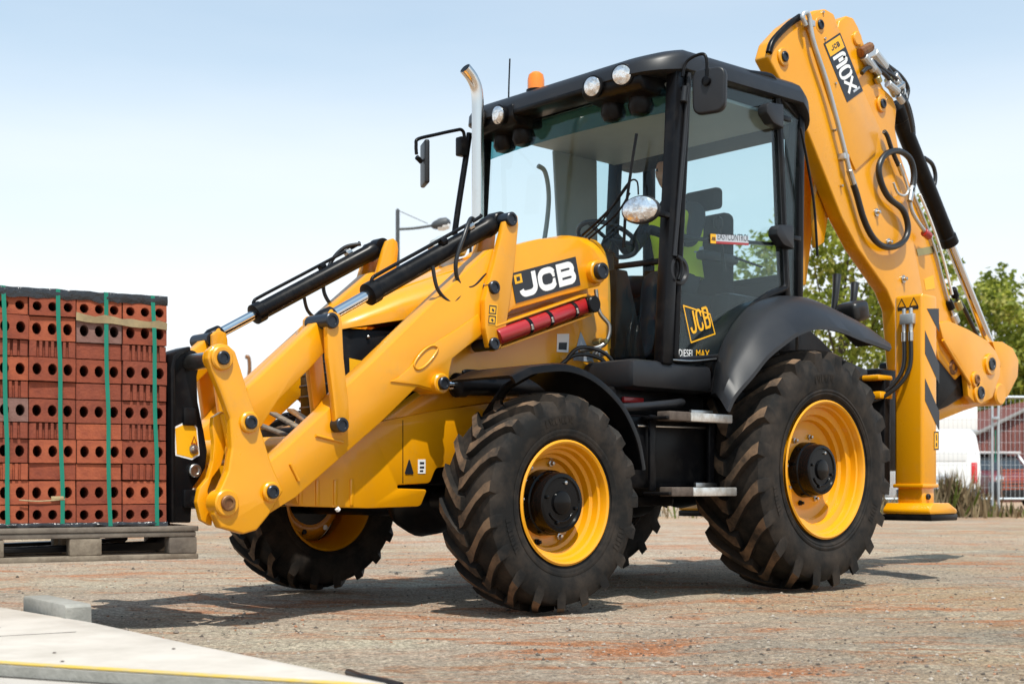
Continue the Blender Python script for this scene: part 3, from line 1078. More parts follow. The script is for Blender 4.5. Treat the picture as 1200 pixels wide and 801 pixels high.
    lathe('rod_eye', T0, T1, [(L - 0.10, 0.028), (L - 0.09, 0.042), (L - 0.03, 0.046), (L + 0.02, 0.03)], BLK, ram, 18)
    boss('ram_eye', T0.x, T0.z, 0.46 * s, 0.54 * s, 0.05, BLK, ram)
    d = (T1 - T0).normalized()
    up = Vector((-d.z, 0, d.x))
    if up.z < 0:
        up = -up
    at = lambda t, u, y: T0 + d * (L * t) + up * u + Vector((0, y * s, 0))
    tube('hydraulic_pipe', [at(0.08, 0.075, 0.02), at(0.12, 0.068, 0.02), at(0.4, 0.066, 0.02), at(0.66, 0.066, 0.02), at(0.71, 0.06, 0.02), at(0.725, 0.03, 0.02)], 0.009, BLK, ram)
    for t in (0.16, 0.32):
        rod('pipe_clip', at(t - 0.015, 0.052, 0.02), at(t + 0.015, 0.052, 0.02), 0.022, STEEL if t < 0.2 else BLK, ram, 10)
    tube('hydraulic_hose', [at(0.10, 0.07, -0.02), at(0.16, 0.085, 0.04), at(0.24, 0.04, 0.075), at(0.33, -0.06, 0.07), at(0.34, -0.16, 0.05), at(0.29, -0.21, 0.05), at(0.20, -0.19, 0.05), at(0.06, -0.15, 0.03), at(0.02, -0.13, 0.0)], 0.011, HOSE, ram)
    tube('hydraulic_hose', [at(0.44, -0.02, 0.06), at(0.46, -0.13, 0.06), at(0.42, -0.22, 0.05), at(0.36, -0.22, 0.05), at(0.25, -0.17, 0.03), at(0.1, -0.12, 0.0)], 0.010, HOSE, ram)
    # lift ram
    P0 = Vector((LV[(519, 449)][0], 0.5 * s, LV[(519, 449)][1]))
    P1 = P0 + Vector((-1.02, 0, 0.035))
    boss('lift_ram_boss', P0.x, P0.z, 0.44 * s, 0.60 * s, 0.05, YEL, A)
    pin(P0.x, P0.z, 0.42 * s, 0.62 * s, 0.032, A)
    lr = lathe('lift_ram', P0, P1, [(0.16, 0.03), (0.17, 0.062), (0.22, 0.062), (0.225, 0.052), (0.98, 0.052), (1.0, 0.03)], BLK, A, 26)
    lathe('ram_rod', P0, P1, [(0.03, 0.026), (0.165, 0.026)], CHR, lr, 20)
    tube('hydraulic_pipe', [P0 + Vector((-0.20, 0.03 * s, 0.06)), P0 + Vector((-0.22, 0.03 * s, 0.078)), P0 + Vector((-0.5, 0.03 * s, 0.078)), P0 + Vector((-0.9, 0.03 * s, 0.085))], 0.009, BLK, lr)
    # boom safety strut stored under the arm
    S0, S1 = Vector((LV[(583, 395)][0], 0.59 * s, LV[(583, 395)][1])), Vector((LV[(690, 357)][0], 0.59 * s, LV[(690, 357)][1]))
    Ls = (S1 - S0).length
    st = lathe('safety_strut', S0, S1, [(0, 0.040), (0.01, 0.043), (Ls - 0.01, 0.043), (Ls, 0.036)], RED, A, 24)
    sd = (S1 - S0).normalized()
    sn = Vector((-sd.z, 0, sd.x))
    if sn.z < 0:
        sn = -sn
    for u in (0.056, -0.056):
        sweep_rect('strut_flange', [S0 + sn * u + Vector((0, -0.02 * s, 0)), S1 + sn * u + Vector((0, -0.02 * s, 0))], 0.075, 0.010, YEL, A, (0, 1, 0), 0.003)
    prism('strut_bracket', [(p[0], p[2]) for p in (S0 + sn * 0.056, S1 + sn * 0.056 + sd * 0.05, S1 + sd * 0.07, S1 - sn * 0.056 + sd * 0.05, S0 - sn * 0.056)], *yy(s, 0.53, 0.548), YEL, A, 0.003)
    for t in (0.30, 0.52, 0.80):
        q = S0 + sd * (Ls * t)
        lathe('strut_strap', q, S1, [(0, 0.0455), (0.024, 0.0455)], BLK, st, 20)
        rod('strap_buckle', q + Vector((0.0, 0.04 * s, 0)) + sd * 0.012 - sn * 0.02, q + Vector((0, 0.04 * s, 0)) + sd * 0.012 + sn * 0.008, 0.010, STEEL, st, 8)
    boss('strut_end', S1.x, S1.z, 0.55 * s, 0.65 * s, 0.046, BLK, A)
    return A


LV = {(597.6, 257): [(2.075,1.979)][0], (577.5, 337): [(2.193,1.618)][0], (577.5, 403): [(2.193,1.333)][0], (702, 318): [(1.412,1.785)][0],
      (387.6, 375.7): [(3.186,1.367)][0], (399.6, 497.7): [(3.13,0.895)][0], (261, 419): [(3.762,1.158)][0], (293.5, 494.5): [(3.627,0.89)][0],
      (266.5, 589): [(3.74,0.543)][0], (319, 576): [(3.517,0.59)][0], (519, 449): [(2.522,1.117)][0], (583, 395): [(2.161,1.37)][0], (690, 357): [(1.493,1.596)][0]}
ARM = loader_side(1)
loader_side(-1)
# big decal on the near arm
dq = [(1.998,0.561,1.56),(1.519,0.561,1.704),(1.556,0.561,1.855),(2.037,0.561,1.71)]
o_, e1, e3 = Vector(dq[0]), Vector(dq[1]) - Vector(dq[0]), Vector(dq[3]) - Vector(dq[0])
to3 = quadmap(o_, e1, e3, (0, 1, 0))
plate('arm_decal', to3, 1, 1, 0.003, DBLK, ARM)
to3b = quadmap(Vector(o_) + Vector((0, 0.0035, 0)), e1, e3, (0, 1, 0))
letters('decal_letter', 'JCB', to3b, WHT, ARM, 0.075, 0.12, 0.28, 0.78, 0.018, 0.265, e1.length / e3.length)
plate('decal_badge', to3b, 1, 1, 0.0016, DYEL, ARM, pts=[(0.035, 0.62), (0.145, 0.62), (0.145, 0.92), (0.035, 0.92)])
plate('badge_mark', to3b, 1, 1, 0.0022, DBLK, ARM, pts=[(0.065, 0.70), (0.115, 0.70), (0.115, 0.84), (0.065, 0.84)])
# lever decals, body decals
prism('lever_caution_decal', [(2.225,1.532),(2.167,1.533),(2.173,1.429),(2.231,1.428)], 0.6055, 0.607, DYEL, ARM, 0)
for k, q in enumerate(([(2.221,1.524),(2.177,1.524),(2.18,1.486),(2.224,1.485)], [(2.225,1.472),(2.181,1.472),(2.185,1.436),(2.228,1.436)])):
    bm = bmesh.new()
    ribbon(bm, [(p[0], p[1]) for p in q], 0.006, lambda u, v: (u, 0.6078, v), True)
    ribbon(bm, [(q[0][0] * .6 + q[2][0] * .4, q[0][1] * .6 + q[2][1] * .4), (q[0][0] * .3 + q[2][0] * .7, q[0][1] * .3 + q[2][1] * .7)], 0.012, lambda u, v: (u, 0.6078, v))
    from_bm('decal_print', bm, DBLK, ARM, smooth=False)
prism('white_warning_decal', [(1.567,1.447),(1.474,1.455),(1.48,1.351),(1.57,1.349)], 0.4305, 0.4325, WHT, LOADER, 0)
prism('warning_print', [(1.554,1.401),(1.491,1.406),(1.495,1.364),(1.558,1.362)], 0.4326, 0.4334, DBLK, LOADER, 0)
prism('triangle_warning_decal', [(1.383,1.474),(1.276,1.312),(1.443,1.311)], 0.4305, 0.4325, BLUED, LOADER, 0)
prism('triangle_print', [(1.38,1.424),(1.319,1.333),(1.418,1.333)], 0.4326, 0.4334, GREYD, LOADER, 0)
prism('triangle_figure', [(1.381,1.4),(1.353,1.347),(1.401,1.349)], 0.4335, 0.4342, DBLK, LOADER, 0)

# cross tube between the arms and hitch cross shaft
rod('arm_cross_tube', (3.30, -0.46, 0.78), (3.30, 0.46, 0.78), 0.065, YEL, LOADER, 24)
rod('hitch_shaft', (LV[(261, 419)][0] - 0.005, -0.60, LV[(261, 419)][1]), (LV[(261, 419)][0] - 0.005, 0.60, LV[(261, 419)][1]), 0.036, STEEL, LOADER, 20)
rod('hitch_cross_bar', (3.72, -0.40, 0.545), (3.72, 0.40, 0.545), 0.032, STEEL, LOADER, 18)
# timber lying on the cross member behind the link (visible as grey planks)
for i, (a, b) in enumerate((((3.18, 0.40, 0.865), (2.98, -0.20, 0.985)), ((3.12, 0.42, 0.885), (2.94, -0.10, 1.0)), ((3.25, 0.34, 0.85), (3.08, -0.36, 0.97)))):
    sweep_rect('hose_guard_bar', [a, b], 0.04, 0.016, [WOOD, STEEL, WOODD][i], LOADER, (1, 0, 0), 0.004)

# ---- fork carriage
FC = empty('fork_carriage', (3.8, 0, 0.45))
FC.parent = LOADER
FC['label'] = 'black pallet fork carriage with yellow sticker'


def fc_child(o):
    o.parent = FC
    o.matrix_parent_inverse = Matrix.Translation((-3.8, 0, -0.45))
    return o


for s in (1, -1):
    yA, yB = yy(s, 0.285, 0.345)
    fc_child(prism('carriage_plate', [(3.855,1.039),(3.859,1.124),(3.847,1.177),(3.818,1.203),(3.777,1.215),(3.735,1.212),(3.709,1.197),(3.705,1.163),(3.722,1.102),(3.718,0.989),(3.688,0.858),(3.671,0.771),(3.68,0.695),(3.714,0.642),(3.743,0.608),(3.752,0.454),(3.855,0.456)], yA, yB, BLK, None, 0.010, 0.008, 3))
    fc_child(prism('carriage_flange', [(3.865,0.983),(3.867,1.124),(3.855,1.18),(3.826,1.208),(3.772,1.227),(3.768,1.208),(3.814,1.19),(3.839,1.162),(3.845,1.11),(3.843,0.984),(3.847,0.456),(3.863,0.456)], *yy(s, 0.255, 0.375), BLK, None, 0.006))
    x, z = [(3.739,0.683)][0]
    o = lathe('carriage_pin', (x, 0.25 * s, z), (x, 0.365 * s, z), [(0, 0.03), (0.11, 0.03), (0.115, 0.026), (0.115, 0.018), (0.108, 0.016), (0.108, 0.001)], STEEL, None, 22)
    fc_child(o)
    # fork: shank and tine
    fy = 0.20 * s
    fc_child(prism('fork', [(3.80, 0.95), (3.835, 0.95), (3.835, 0.40), (3.87, 0.372), (4.85, 0.358), (4.85, 0.348), (3.85, 0.332), (3.80, 0.365)], fy - 0.05, fy + 0.05, BLK, None, 0.006))
for z in (0.56, 0.92):
    fc_child(box('carriage_beam', (3.73, -0.36, z - 0.04), (3.795, 0.36, z + 0.04), BLK, None, 0.008))
dq = [(3.829,0.346,0.748),(3.748,0.346,0.73),(3.71,0.346,0.752),(3.723,0.346,0.874),(3.757,0.346,0.909),(3.837,0.346,0.871)]
bm = bmesh.new()
vs = [bm.verts.new(p) for p in dq]
bm.faces.new(vs)
o = from_bm('sticker_border', bm, WHT, None, smooth=False)
fc_child(o)
ctr = sum((Vector(p) for p in dq), Vector()) / len(dq)
bm = bmesh.new()
vs = [bm.verts.new(ctr + (Vector(p) - ctr) * 0.9 + Vector((0, 0.0012, 0))) for p in dq]
bm.faces.new(vs)
fc_child(from_bm('sticker', bm, DYEL, None, smooth=False))
x, z = [(3.741,0.778)][0]
fc_child(lathe('sticker_bolt', (x, 0.34, z), (x, 0.37, z), [(0, 0.022), (0.012, 0.022), (0.013, 0.014), (0.026, 0.013), (0.028, 0.006)], STEEL, None, 12))
bm = bmesh.new()
q = [(3.739,0.834),(3.726,0.802),(3.752,0.802)]
ribbon(bm, q, 0.004, lambda u, v: (u, 0.3495, v), True)
fc_child(from_bm('sticker_triangle', bm, RED, None, smooth=False))

# ---- front mudguards
def arch(name, pts, y0, y1, th, m, parent, lip=0.0, s=1):
    """curved sheet following pts (X, Z) between two Y values with thickness and a turned-down outer lip"""
    P = [(p[0], 0, p[1]) for p in pts]
    P = spline(P, 5)
    v, f = [], []
    for i, p in enumerate(P):
        d = (P[min(i + 1, len(P) - 1)] - P[max(i - 1, 0)]).normalized()
        nrm = Vector((-d.z, 0, d.x))
        if nrm.z < -0.05 or (abs(nrm.z) < 0.05 and False):
            nrm = -nrm
        row = []
        row.append(Vector((p.x, y0 * s, p.z)) - nrm * th)
        row.append(Vector((p.x, y0 * s, p.z)))
        row.append(Vector((p.x, (y1 - 0.03) * s, p.z)))
        row.append(Vector((p.x, (y1 - 0.008) * s, p.z)) - nrm * 0.008)
        row.append(Vector((p.x, y1 * s, p.z)) - nrm * 0.03)
        row.append(Vector((p.x, y1 * s, p.z)) - nrm * (0.03 + lip))
        row.append(Vector((p.x, (y1 - th) * s, p.z)) - nrm * (0.03 + lip))
        row.append(Vector((p.x, (y1 - 0.03) * s, p.z)) - nrm * th)
        v += row
    for i in range(len(P) - 1):
        for k in range(8):
            f.append((i * 8 + k, i * 8 + (k + 1) % 8, (i + 1) * 8 + (k + 1) % 8, (i + 1) * 8 + k))
    f.append(tuple(range(8)))
    f.append(tuple((len(P) - 1) * 8 + k for k in range(8)))
    return pyd(name, v, f, m, parent, angle=40)


for s in (1, -1):
    pts = [(2.52, 1.128), (2.45, 1.160), (2.37, 1.185), (2.15, 1.205), (1.948, 1.158), (1.755, 1.037), (1.633, 0.876), (1.588, 0.742), (1.58, 0.70)]
    arch('front_mudguard', pts, 0.66, 1.10, 0.012, BLK, LOADER, 0.012, s)
    sweep_rect('mudguard_bracket', [(2.1, 0.42 * s, 0.95), (2.1, 0.60 * s, 1.12), (2.1, 0.8 * s, 1.186)], 0.06, 0.02, BLK, LOADER, (1, 0, 0))
    for px in (1.82, 1.70):
        lathe('mudguard_bolt', (px, 0.80 * s, 1.02 if px > 1.8 else 0.90), (px - 0.04, 0.80 * s, 1.06 if px > 1.8 else 0.92), [(0, 0.008), (0.03, 0.008)], STEEL, LOADER, 8)
# ---- rear mudguards
for s in (1, -1):
    In = [(.725, 1.135), (.695, 1.244), (.671, 1.347), (.609, 1.454), (.514, 1.56), (.376, 1.667), (.21, 1.733), (.022, 1.765), (-.2, 1.76), (-.42, 1.70), (-.62, 1.62), (-.78, 1.54)]
    Mi = [(.90, 1.115), (.865, 1.21), (.82, 1.29), (.73, 1.385), (.61, 1.49), (.46, 1.585), (.30, 1.66), (.09, 1.705), (-.11, 1.70), (-.37, 1.662), (-.62, 1.605), (-.80, 1.535)]
    Ou = [(.978, 1.021), (.93, 1.09), (.866, 1.146), (.751, 1.232), (.62, 1.34), (.46, 1.43), (.311, 1.501), (.107, 1.552), (-.114, 1.55), (-.343, 1.517), (-.54, 1.494), (-.67, 1.475)]
    sI, sM, sO = [spline([(p[0], 0, p[1]) for p in q], 4) for q in (In, Mi, Ou)]
    v, f = [], []
    nr = 9
    for a, b, c in zip(sI, sM, sO):
        row = []
        for t in (0.0, 0.25, 0.5, 0.75, 1.0):
            # quadratic through inner, crest and outer
            p = a * (2 * t - 1) * (t - 1) + b * 4 * t * (1 - t) + c * t * (2 * t - 1)
            row.append(Vector((p.x, (0.825 + (1.135 - 0.825) * t ** 0.75) * s, p.z)))
        wc = Vector((0.1, 0, 0.75))
        ins = lambda p, k: Vector((p.x + (wc.x - p.x) * k, p.y, p.z + (wc.z - p.z) * k))
        row.append(ins(row[4], 0.03))
        q = ins(row[4], 0.03)
        row.append(Vector((q.x, q.y - 0.015 * s, q.z)))
        row.append(ins(row[2], 0.035))
        row.append(ins(row[0], 0.035))
        v += row
    for i in range(len(sI) - 1):
        for k in range(nr):
            f.append((i * nr + k, i * nr + (k + 1) % nr, (i + 1) * nr + (k + 1) % nr, (i + 1) * nr + k))
    f.append(tuple(range(nr)))
    f.append(tuple((len(sI) - 1) * nr + k for k in range(nr)))
    rm = pyd('rear_mudguard', v, f, PLA, LOADER, angle=35)
    prism('inner_arch', [(0.70, 1.0), (0.66, 1.34), (0.5, 1.54), (0.37, 1.64), (0.2, 1.70), (0.0, 1.735), (-0.22, 1.72), (-0.42, 1.66), (-0.65, 1.56), (-0.82, 1.47), (-1.19, 1.40), (-1.19, 0.80), (0.7, 0.95)], *yy(s, 0.58, 0.64), BLK, rm, 0.01)
    prism('arch_side', [(0.70, 1.15), (0.66, 1.345), (0.60, 1.45), (0.5, 1.555), (0.37, 1.66), (0.2, 1.725), (0.0, 1.755), (-0.2, 1.75), (-0.2, 1.60), (0.2, 1.55), (0.5, 1.35), (0.62, 1.12)], *yy(s, 0.66, 0.805), BLK, rm, 0.006)

# ---- side tank, steps
for s in (1, -1):
    box('side_tank', (0.62, *yy(s, 0.40, 0.80)[0:1], 0.60), (1.50, yy(s, 0.40, 0.80)[1], 1.00), BLK, LOADER, 0.03)
    for zz, xa, xb in ((0.995, 0.72, 1.30), (0.590, 0.68, 1.28)):
        st = box('step', (xa, 0.80 * s, zz - 0.022), (xb, 0.985 * s, zz - 0.006), BLK, LOADER, 0.004)
        box('step_tread', (xa + 0.02, 0.945 * s, zz - 0.03), (xb - 0.20, 0.99 * s, zz + 0.018), ALU, st, 0.005)
        box('step_end', (xb - 0.195, 0.90 * s, zz - 0.03), (xb - 0.02, 0.992 * s, zz + 0.02), RUST, st, 0.006)
        box('step_back', (xa + 0.03, 0.84 * s, zz + 0.0), (xa + 0.22, 0.86 * s, zz + 0.045), STEEL, st, 0.004)
    sweep_rect('step_riser', [(0.75, 0.84 * s, 1.0), (0.75, 0.84 * s, 0.59)], 0.02, 0.05, BLK, LOADER)
    sweep_rect('step_riser', [(1.25, 0.84 * s, 1.0), (1.25, 0.84 * s, 0.59)], 0.02, 0.05, BLK, LOADER)
    sweep_rect('tank_edge_strip', [(0.70, 0.815 * s, 0.945), (1.34, 0.815 * s, 0.94)], 0.012, 0.012, STEEL, LOADER)
    tube('grab_pipe', [(1.48, 0.80 * s, 1.03), (1.30, 0.83 * s, 1.045), (1.05, 0.82 * s, 1.07), (0.93, 0.78 * s, 1.085)], 0.024, PLA, LOADER)
    box('cab_sill_box', (0.72, *yy(s, 0.45, 0.84)[0:1], 1.14), (1.40, yy(s, 0.45, 0.84)[1], 1.30), PLA, LOADER, 0.04)
    box('cab_mount', (0.62, *yy(s, 0.35, 0.70)[0:1], 1.0), (1.42, yy(s, 0.35, 0.70)[1], 1.16), BLK, LOADER, 0.03)
    box('red_isolator', (1.18, *yy(s, 0.70, 0.72)[0:1], 1.07), (1.34, yy(s, 0.70, 0.72)[1], 1.10), RED, LOADER, 0.003)

# hoses and steel pipes between body and cab
for k, (ya, col) in enumerate(((0.50, STEEL), (0.53, STEEL))):
    dx = 0.035 * k
    tube('brake_pipe', [(1.33 + dx, ya, 1.70), (1.30 + dx, ya, 1.58), (1.24 + dx, ya + 0.02, 1.50), (1.27 + dx, ya, 1.40), (1.42 + dx, ya - 0.04, 1.36)], 0.011, col, LOADER)
for k in range(2):
    z = 1.27 + 0.035 * k
    tube('body_hose', [(1.62 - k * 0.05, 0.46, 1.24 + k * 0.01), (1.50, 0.50 + 0.02 * k, z + 0.06), (1.36, 0.55 + 0.02 * k, z + 0.05), (1.28, 0.57 + 0.02 * k, z - 0.03), (1.26, 0.55, 1.12)], 0.011, HOSE, LOADER)
for k in range(3):
    lathe('hose_fitting', (1.30, 0.46, 1.42 - 0.07 * k), (1.30, 0.56, 1.42 - 0.07 * k), [(0, 0.02), (0.05, 0.02), (0.052, 0.014), (0.09, 0.014)], GAL if k % 2 else BRASS, LOADER, 8)
# step area washer bottle and under-chassis red guard
box('belly_guard', (0.80, 0.25, 0.50), (1.55, 0.62, 0.56), BLK, LOADER, 0.02)

# ------------------------------------------------------------------ cab
CAB = empty('cab', (0, 0, 0))
CAB.parent = LOADER
CAB['label'] = 'black framed glass operator cab'


def rrect(x0, x1, hw, rf, rr, n=6):
    """plan ring of a rounded rectangle, different radii front and rear"""
    out = []
    for cx, cy, a0, r in ((x1 - rf, hw - rf, 0, rf), (x0 + rr, hw - rr, 90, rr), (x0 + rr, -hw + rr, 180, rr), (x1 - rf, -hw + rf, 270, rf)):
        for k in range(n + 1):
            t = R(a0 + 90 * k / n)
            out.append((cx + r * math.cos(t), cy + r * math.sin(t)))
    return out


def interp(tab, x):
    if x >= tab[0][0]:
        return tab[0][1]
    for (xa, za), (xb, zb) in zip(tab, tab[1:]):
        if xb <= x <= xa:
            t = (x - xa) / (xb - xa)
            t = t
            return za + (zb - za) * t
    return tab[-1][1]


ROOF_TOP = [(1.24, 2.955), (1.18, 2.985), (1.06, 3.022), (0.945, 3.05), (0.72, 3.088), (0.36, 3.118), (0.1, 3.118), (-0.02, 3.105), (-0.12, 3.075), (-0.20, 3.035), (-0.28, 2.975), (-0.34, 2.90)]
ROOF_BOT = [(1.24, 2.875), (1.05, 2.895), (0.9, 2.925), (0.58, 2.965), (0.11, 3.0), (-0.02, 2.985), (-0.12, 2.945), (-0.22, 2.87), (-0.34, 2.80)]


def make_roof():
    rings = [(0.0, 0.07, 0), (0.0, 0.02, 0), (0.12, 0.0, 0), (0.62, 0.004, 0), (0.86, 0.022, 0), (1.0, 0.06, 0), (1.0, 0.13, 0.008), (1.0, 0.28, 0.018), (1.0, 0.5, 0.026), (1.0, 0.68, 0.03)]
    v, f = [], []
    for t, ins, dz in rings:
        for x, y in rrect(-0.33 + ins, 1.20 - ins, 0.86 - ins, max(0.22 - ins * 0.4, 0.02), max(0.20 - ins * 0.4, 0.02), 8):
            bow = 0.05 * (1 - (y / 0.86) ** 2) * max(0, (x - 0.8) / 0.4)
            zb, zt = interp(ROOF_BOT, x), interp(ROOF_TOP, x)
            v.append((x + bow, y, zb + (zt - zb) * t + dz))
    m = len(v) // len(rings)
    for i in range(len(rings) - 1):
        for k in range(m):
            f.append((i * m + k, i * m + (k + 1) % m, (i + 1) * m + (k + 1) % m, (i + 1) * m + k))
    f.append(tuple(range(m)))
    f.append(tuple((len(rings) - 1) * m + k for k in range(m)))
    return pyd('roof', v, f, PLA, CAB, angle=50)


RF = None
for s_ in (1, -1):
    pod = prism('lamp_pod', [(1.21, 2.93), (1.215, 2.85), (1.18, 2.815), (1.05, 2.80), (0.95, 2.82), (0.95, 2.95)], *yy(s_, 0.29, 0.70), BLK, CAB, 0.03, 0.02, 3)
    for vv in pod.data.vertices:
        vv.co.x -= 0.16 * max(0.0, abs(vv.co.y) - 0.45) * 1.2 - 0.02
box('brow_bar', (1.04, -0.30, 2.862), (1.225, 0.30, 2.90), BLK, CAB, 0.015)
make_roof()
box('headliner', (-0.18, -0.75, 2.86), (0.98, 0.75, 2.885), GRAYP, CAB, 0.02)
# floor, rear lower wall
box('cab_floor', (-0.36, -0.74, 1.26), (1.10, 0.74, 1.31), BLK, CAB, 0.01)
box('rear_lower_wall', (-0.42, -0.60, 1.25), (-0.36, 0.60, 1.95), BLK, CAB, 0.01)
for s in (1, -1):
    W = 0.80
    sweep_rect('front_pillar', [(1.0, W * s, 2.95), (1.04, W * s * 1.004, 2.35), (1.075, W * s * 1.008, 1.95), (1.105, W * s * 1.012, 1.55), (1.125, W * s * 1.015, 1.28)], 0.075, 0.085, BLK, CAB, (0, 1, 0), 0.012)
    sweep_rect('rear_door_post', [(0.075, W * s, 3.03), (0.055, W * s, 2.7), (0.025, W * s, 2.2), (-0.015, W * s, 1.75)], 0.06, 0.055, BLK, CAB, (0, 1, 0), 0.01)
    sweep_rect('corner_post', [(-0.20, 0.76 * s, 2.93), (-0.175, 0.77 * s, 2.4), (-0.165, 0.77 * s, 1.74)], 0.09, 0.06, BLK, CAB, (0, 1, 0), 0.014)
    sweep_rect('rear_post', [(-0.37, 0.60 * s, 2.87), (-0.37, 0.60 * s, 1.3)], 0.08, 0.06, BLK, CAB, (0, 1, 0), 0.014)
    prism('quarter_window', [(0.05, 2.99), (-0.17, 2.92), (-0.14, 1.76), (-0.01, 1.76)], *yy(s, 0.788, 0.794), GLS, CAB, 0)
    pyd('corner_window', [(-0.215, 0.735 * s, 2.84), (-0.36, 0.62 * s, 2.84), (-0.36, 0.62 * s, 1.70), (-0.215, 0.735 * s, 1.70)], [(0, 1, 2, 3)], GLS, CAB)
    sweep_rect('roof_side_rail', [(1.0, W * s, 2.915), (0.58, W * s, 2.955), (0.08, W * s, 2.99), (-0.18, 0.77 * s, 2.90)], 0.06, 0.05, BLK, CAB, (0, 0, 1), 0.01)
pyd('rear_window', [(-0.372, -0.57, 2.84), (-0.372, 0.57, 2.84), (-0.372, 0.57, 1.95), (-0.372, -0.57, 1.95)], [(0, 1, 2, 3)], GLS, CAB)
sweep_rect('rear_window_bar', [(-0.37, -0.58, 1.95), (-0.37, 0.58, 1.95)], 0.04, 0.04, BLK, CAB, (0, 0, 1))
# interior trim on the far side
prism('interior_trim_panel', [(0.42, 2.87), (0.0, 2.87), (-0.02, 1.3), (0.32, 1.3), (0.37, 2.2)], -0.775, -0.75, GRAYP, CAB, 0.01)
tube('grab_rail', [(0.62, -0.70, 2.72), (0.56, -0.69, 2.68), (0.53, -0.69, 2.5), (0.58, -0.69, 2.2), (0.66, -0.70, 1.95)], 0.016, GRAYP, CAB)


def windscreen():
    v, f, ny, nz = [], [], 12, 8
    for i in range(nz + 1):
        z = 1.34 + (2.85 - 1.34) * i / nz
        xb = 1.115 + (1.0 - 1.115) * i / nz
        for j in range(ny + 1):
            y = -0.775 + 1.55 * j / ny
            v.append((xb + 0.075 * (1 - (y / 0.775) ** 2), y, z))
    for i in range(nz):
        for j in range(ny):
            f.append((i * (ny + 1) + j, i * (ny + 1) + j + 1, (i + 1) * (ny + 1) + j + 1, (i + 1) * (ny + 1) + j))
    return pyd('windscreen', v, f, GLSF, CAB)


WS = windscreen()
v, f = [], []
for i in range(3):
    z = 2.70 + 0.07 * i
    xb = 1.115 + (1.0 - 1.115) * (z - 1.34) / 1.51 - 0.006
    for j in range(13):
        y = -0.77 + 1.54 * j / 12
        v.append((xb + 0.075 * (1 - (y / 0.775) ** 2), y, z))
for i in range(2):
    for j in range(12):
        f.append((i * 13 + j, i * 13 + j + 1, (i + 1) * 13 + j + 1, (i + 1) * 13 + j))
pyd('tinted_sun_strip', v, f, GLSB, WS)
for ya, yb in ((0.46, 0.78), (-0.78, -0.46)):
    sweep_rect('screen_rail', [(1.09 + 0.04, ya, 1.86), (1.09 + 0.04 if ya < 0 else 1.085, yb, 1.86)], 0.03, 0.03, BLK, CAB, (0, 0, 1))
# firewall trim and lower dark kick panels seen through the glass
prism('kick_panel', [(0.80, 1.31), (1.09, 1.31), (1.08, 1.86), (0.98, 1.86)], -0.42, 0.42, BLK, CAB, 0.01)
# lamps in the roof brow
for (x, y, z, tw) in ((1.225, 0.60, 2.895, 24), (1.245, 0.395, 2.872, 10), (1.245, -0.395, 2.872, -4), (1.225, -0.60, 2.895, -8)):
    d = Vector((math.cos(R(tw)), math.sin(R(tw)), -0.12)).normalized()
    p = Vector((x, y, z))
    lm = lathe('roof_lamp', p - d * 0.06, p, [(0, 0.045), (0.03, 0.060), (0.062, 0.063), (0.066, 0.057)], BLK, CAB, 26)
    lathe('lamp_lens', p - d * 0.0, p + d, [(0.0, 0.055), (0.012, 0.053), (0.018, 0.040), (0.021, 0.018), (0.021, 0.001)], LENS, lm, 26)
    lathe('lamp_housing', (x - 0.20, y * 0.95, 2.71), (x - 0.18, y * 0.95, 2.83), [(0, 0.02), (0.015, 0.06), (0.05, 0.075), (0.12, 0.06)], BLK, CAB, 18)
# near door
D = empty('door', (0, 0, 0))
D.parent = CAB
D['label'] = 'near side glazed door with round handle'
door_out = [(0.923,2.962),(0.101,3.071),(0.006,1.812),(0.169,1.755),(0.337,1.673),(0.475,1.566),(0.57,1.46),(0.633,1.352),(1.04,1.306)]
dr = roundpoly(door_out, [0.08, 0.10, 0.03, 0.02, 0, 0, 0, 0.03, 0.04], 5)
cd = Vector((sum(p[0] for p in dr) / len(dr), sum(p[1] for p in dr) / len(dr)))
prism('door_glass', dr, 0.812, 0.818, GLS, D, 0)
path3 = [(p[0], 0.822, p[1]) for p in dr] + [(dr[0][0], 0.822, dr[0][1])]
tube('door_frame', path3, 0.021, BLK, D, 8, smoothpath=False)
tube('door_seal', [(cd[0] + (p[0] - cd[0]) * 0.965, 0.828, cd[1] + (p[2] - cd[1]) * 0.975) for p in path3], 0.005, PLA, D, 6, smoothpath=False)
tube('lower_chrome_bead', [(1.078,0.838,1.308),(0.902,0.838,1.313),(0.697,0.838,1.338)], 0.007, STEEL, D, 8)
tube('grab_handle', [(0.947,0.845,2.908),(0.977,0.845,2.599),(1.028,0.845,2.213),(1.072,0.845,1.878)], 0.014, PLA, D, 8)
rod('grab_handle_end', (0.977,0.845,2.826), (0.992,0.845,2.738), 0.022, PLA, D, 12)
hx, hz = [(1.021,1.806)][0]
lathe('lock_bezel', (hx, 0.815, hz), (hx, 0.86, hz), [(0, 0.08), (0.02, 0.085), (0.03, 0.078), (0.032, 0.06), (0.022, 0.05), (0.022, 0.001)], PLA, D, 24)
tube('door_handle', [(1.062,0.855,1.873),(1.033,0.855,1.853),(1.025,0.855,1.802),(1.047,0.855,1.748)], 0.012, BLK, D, 8)
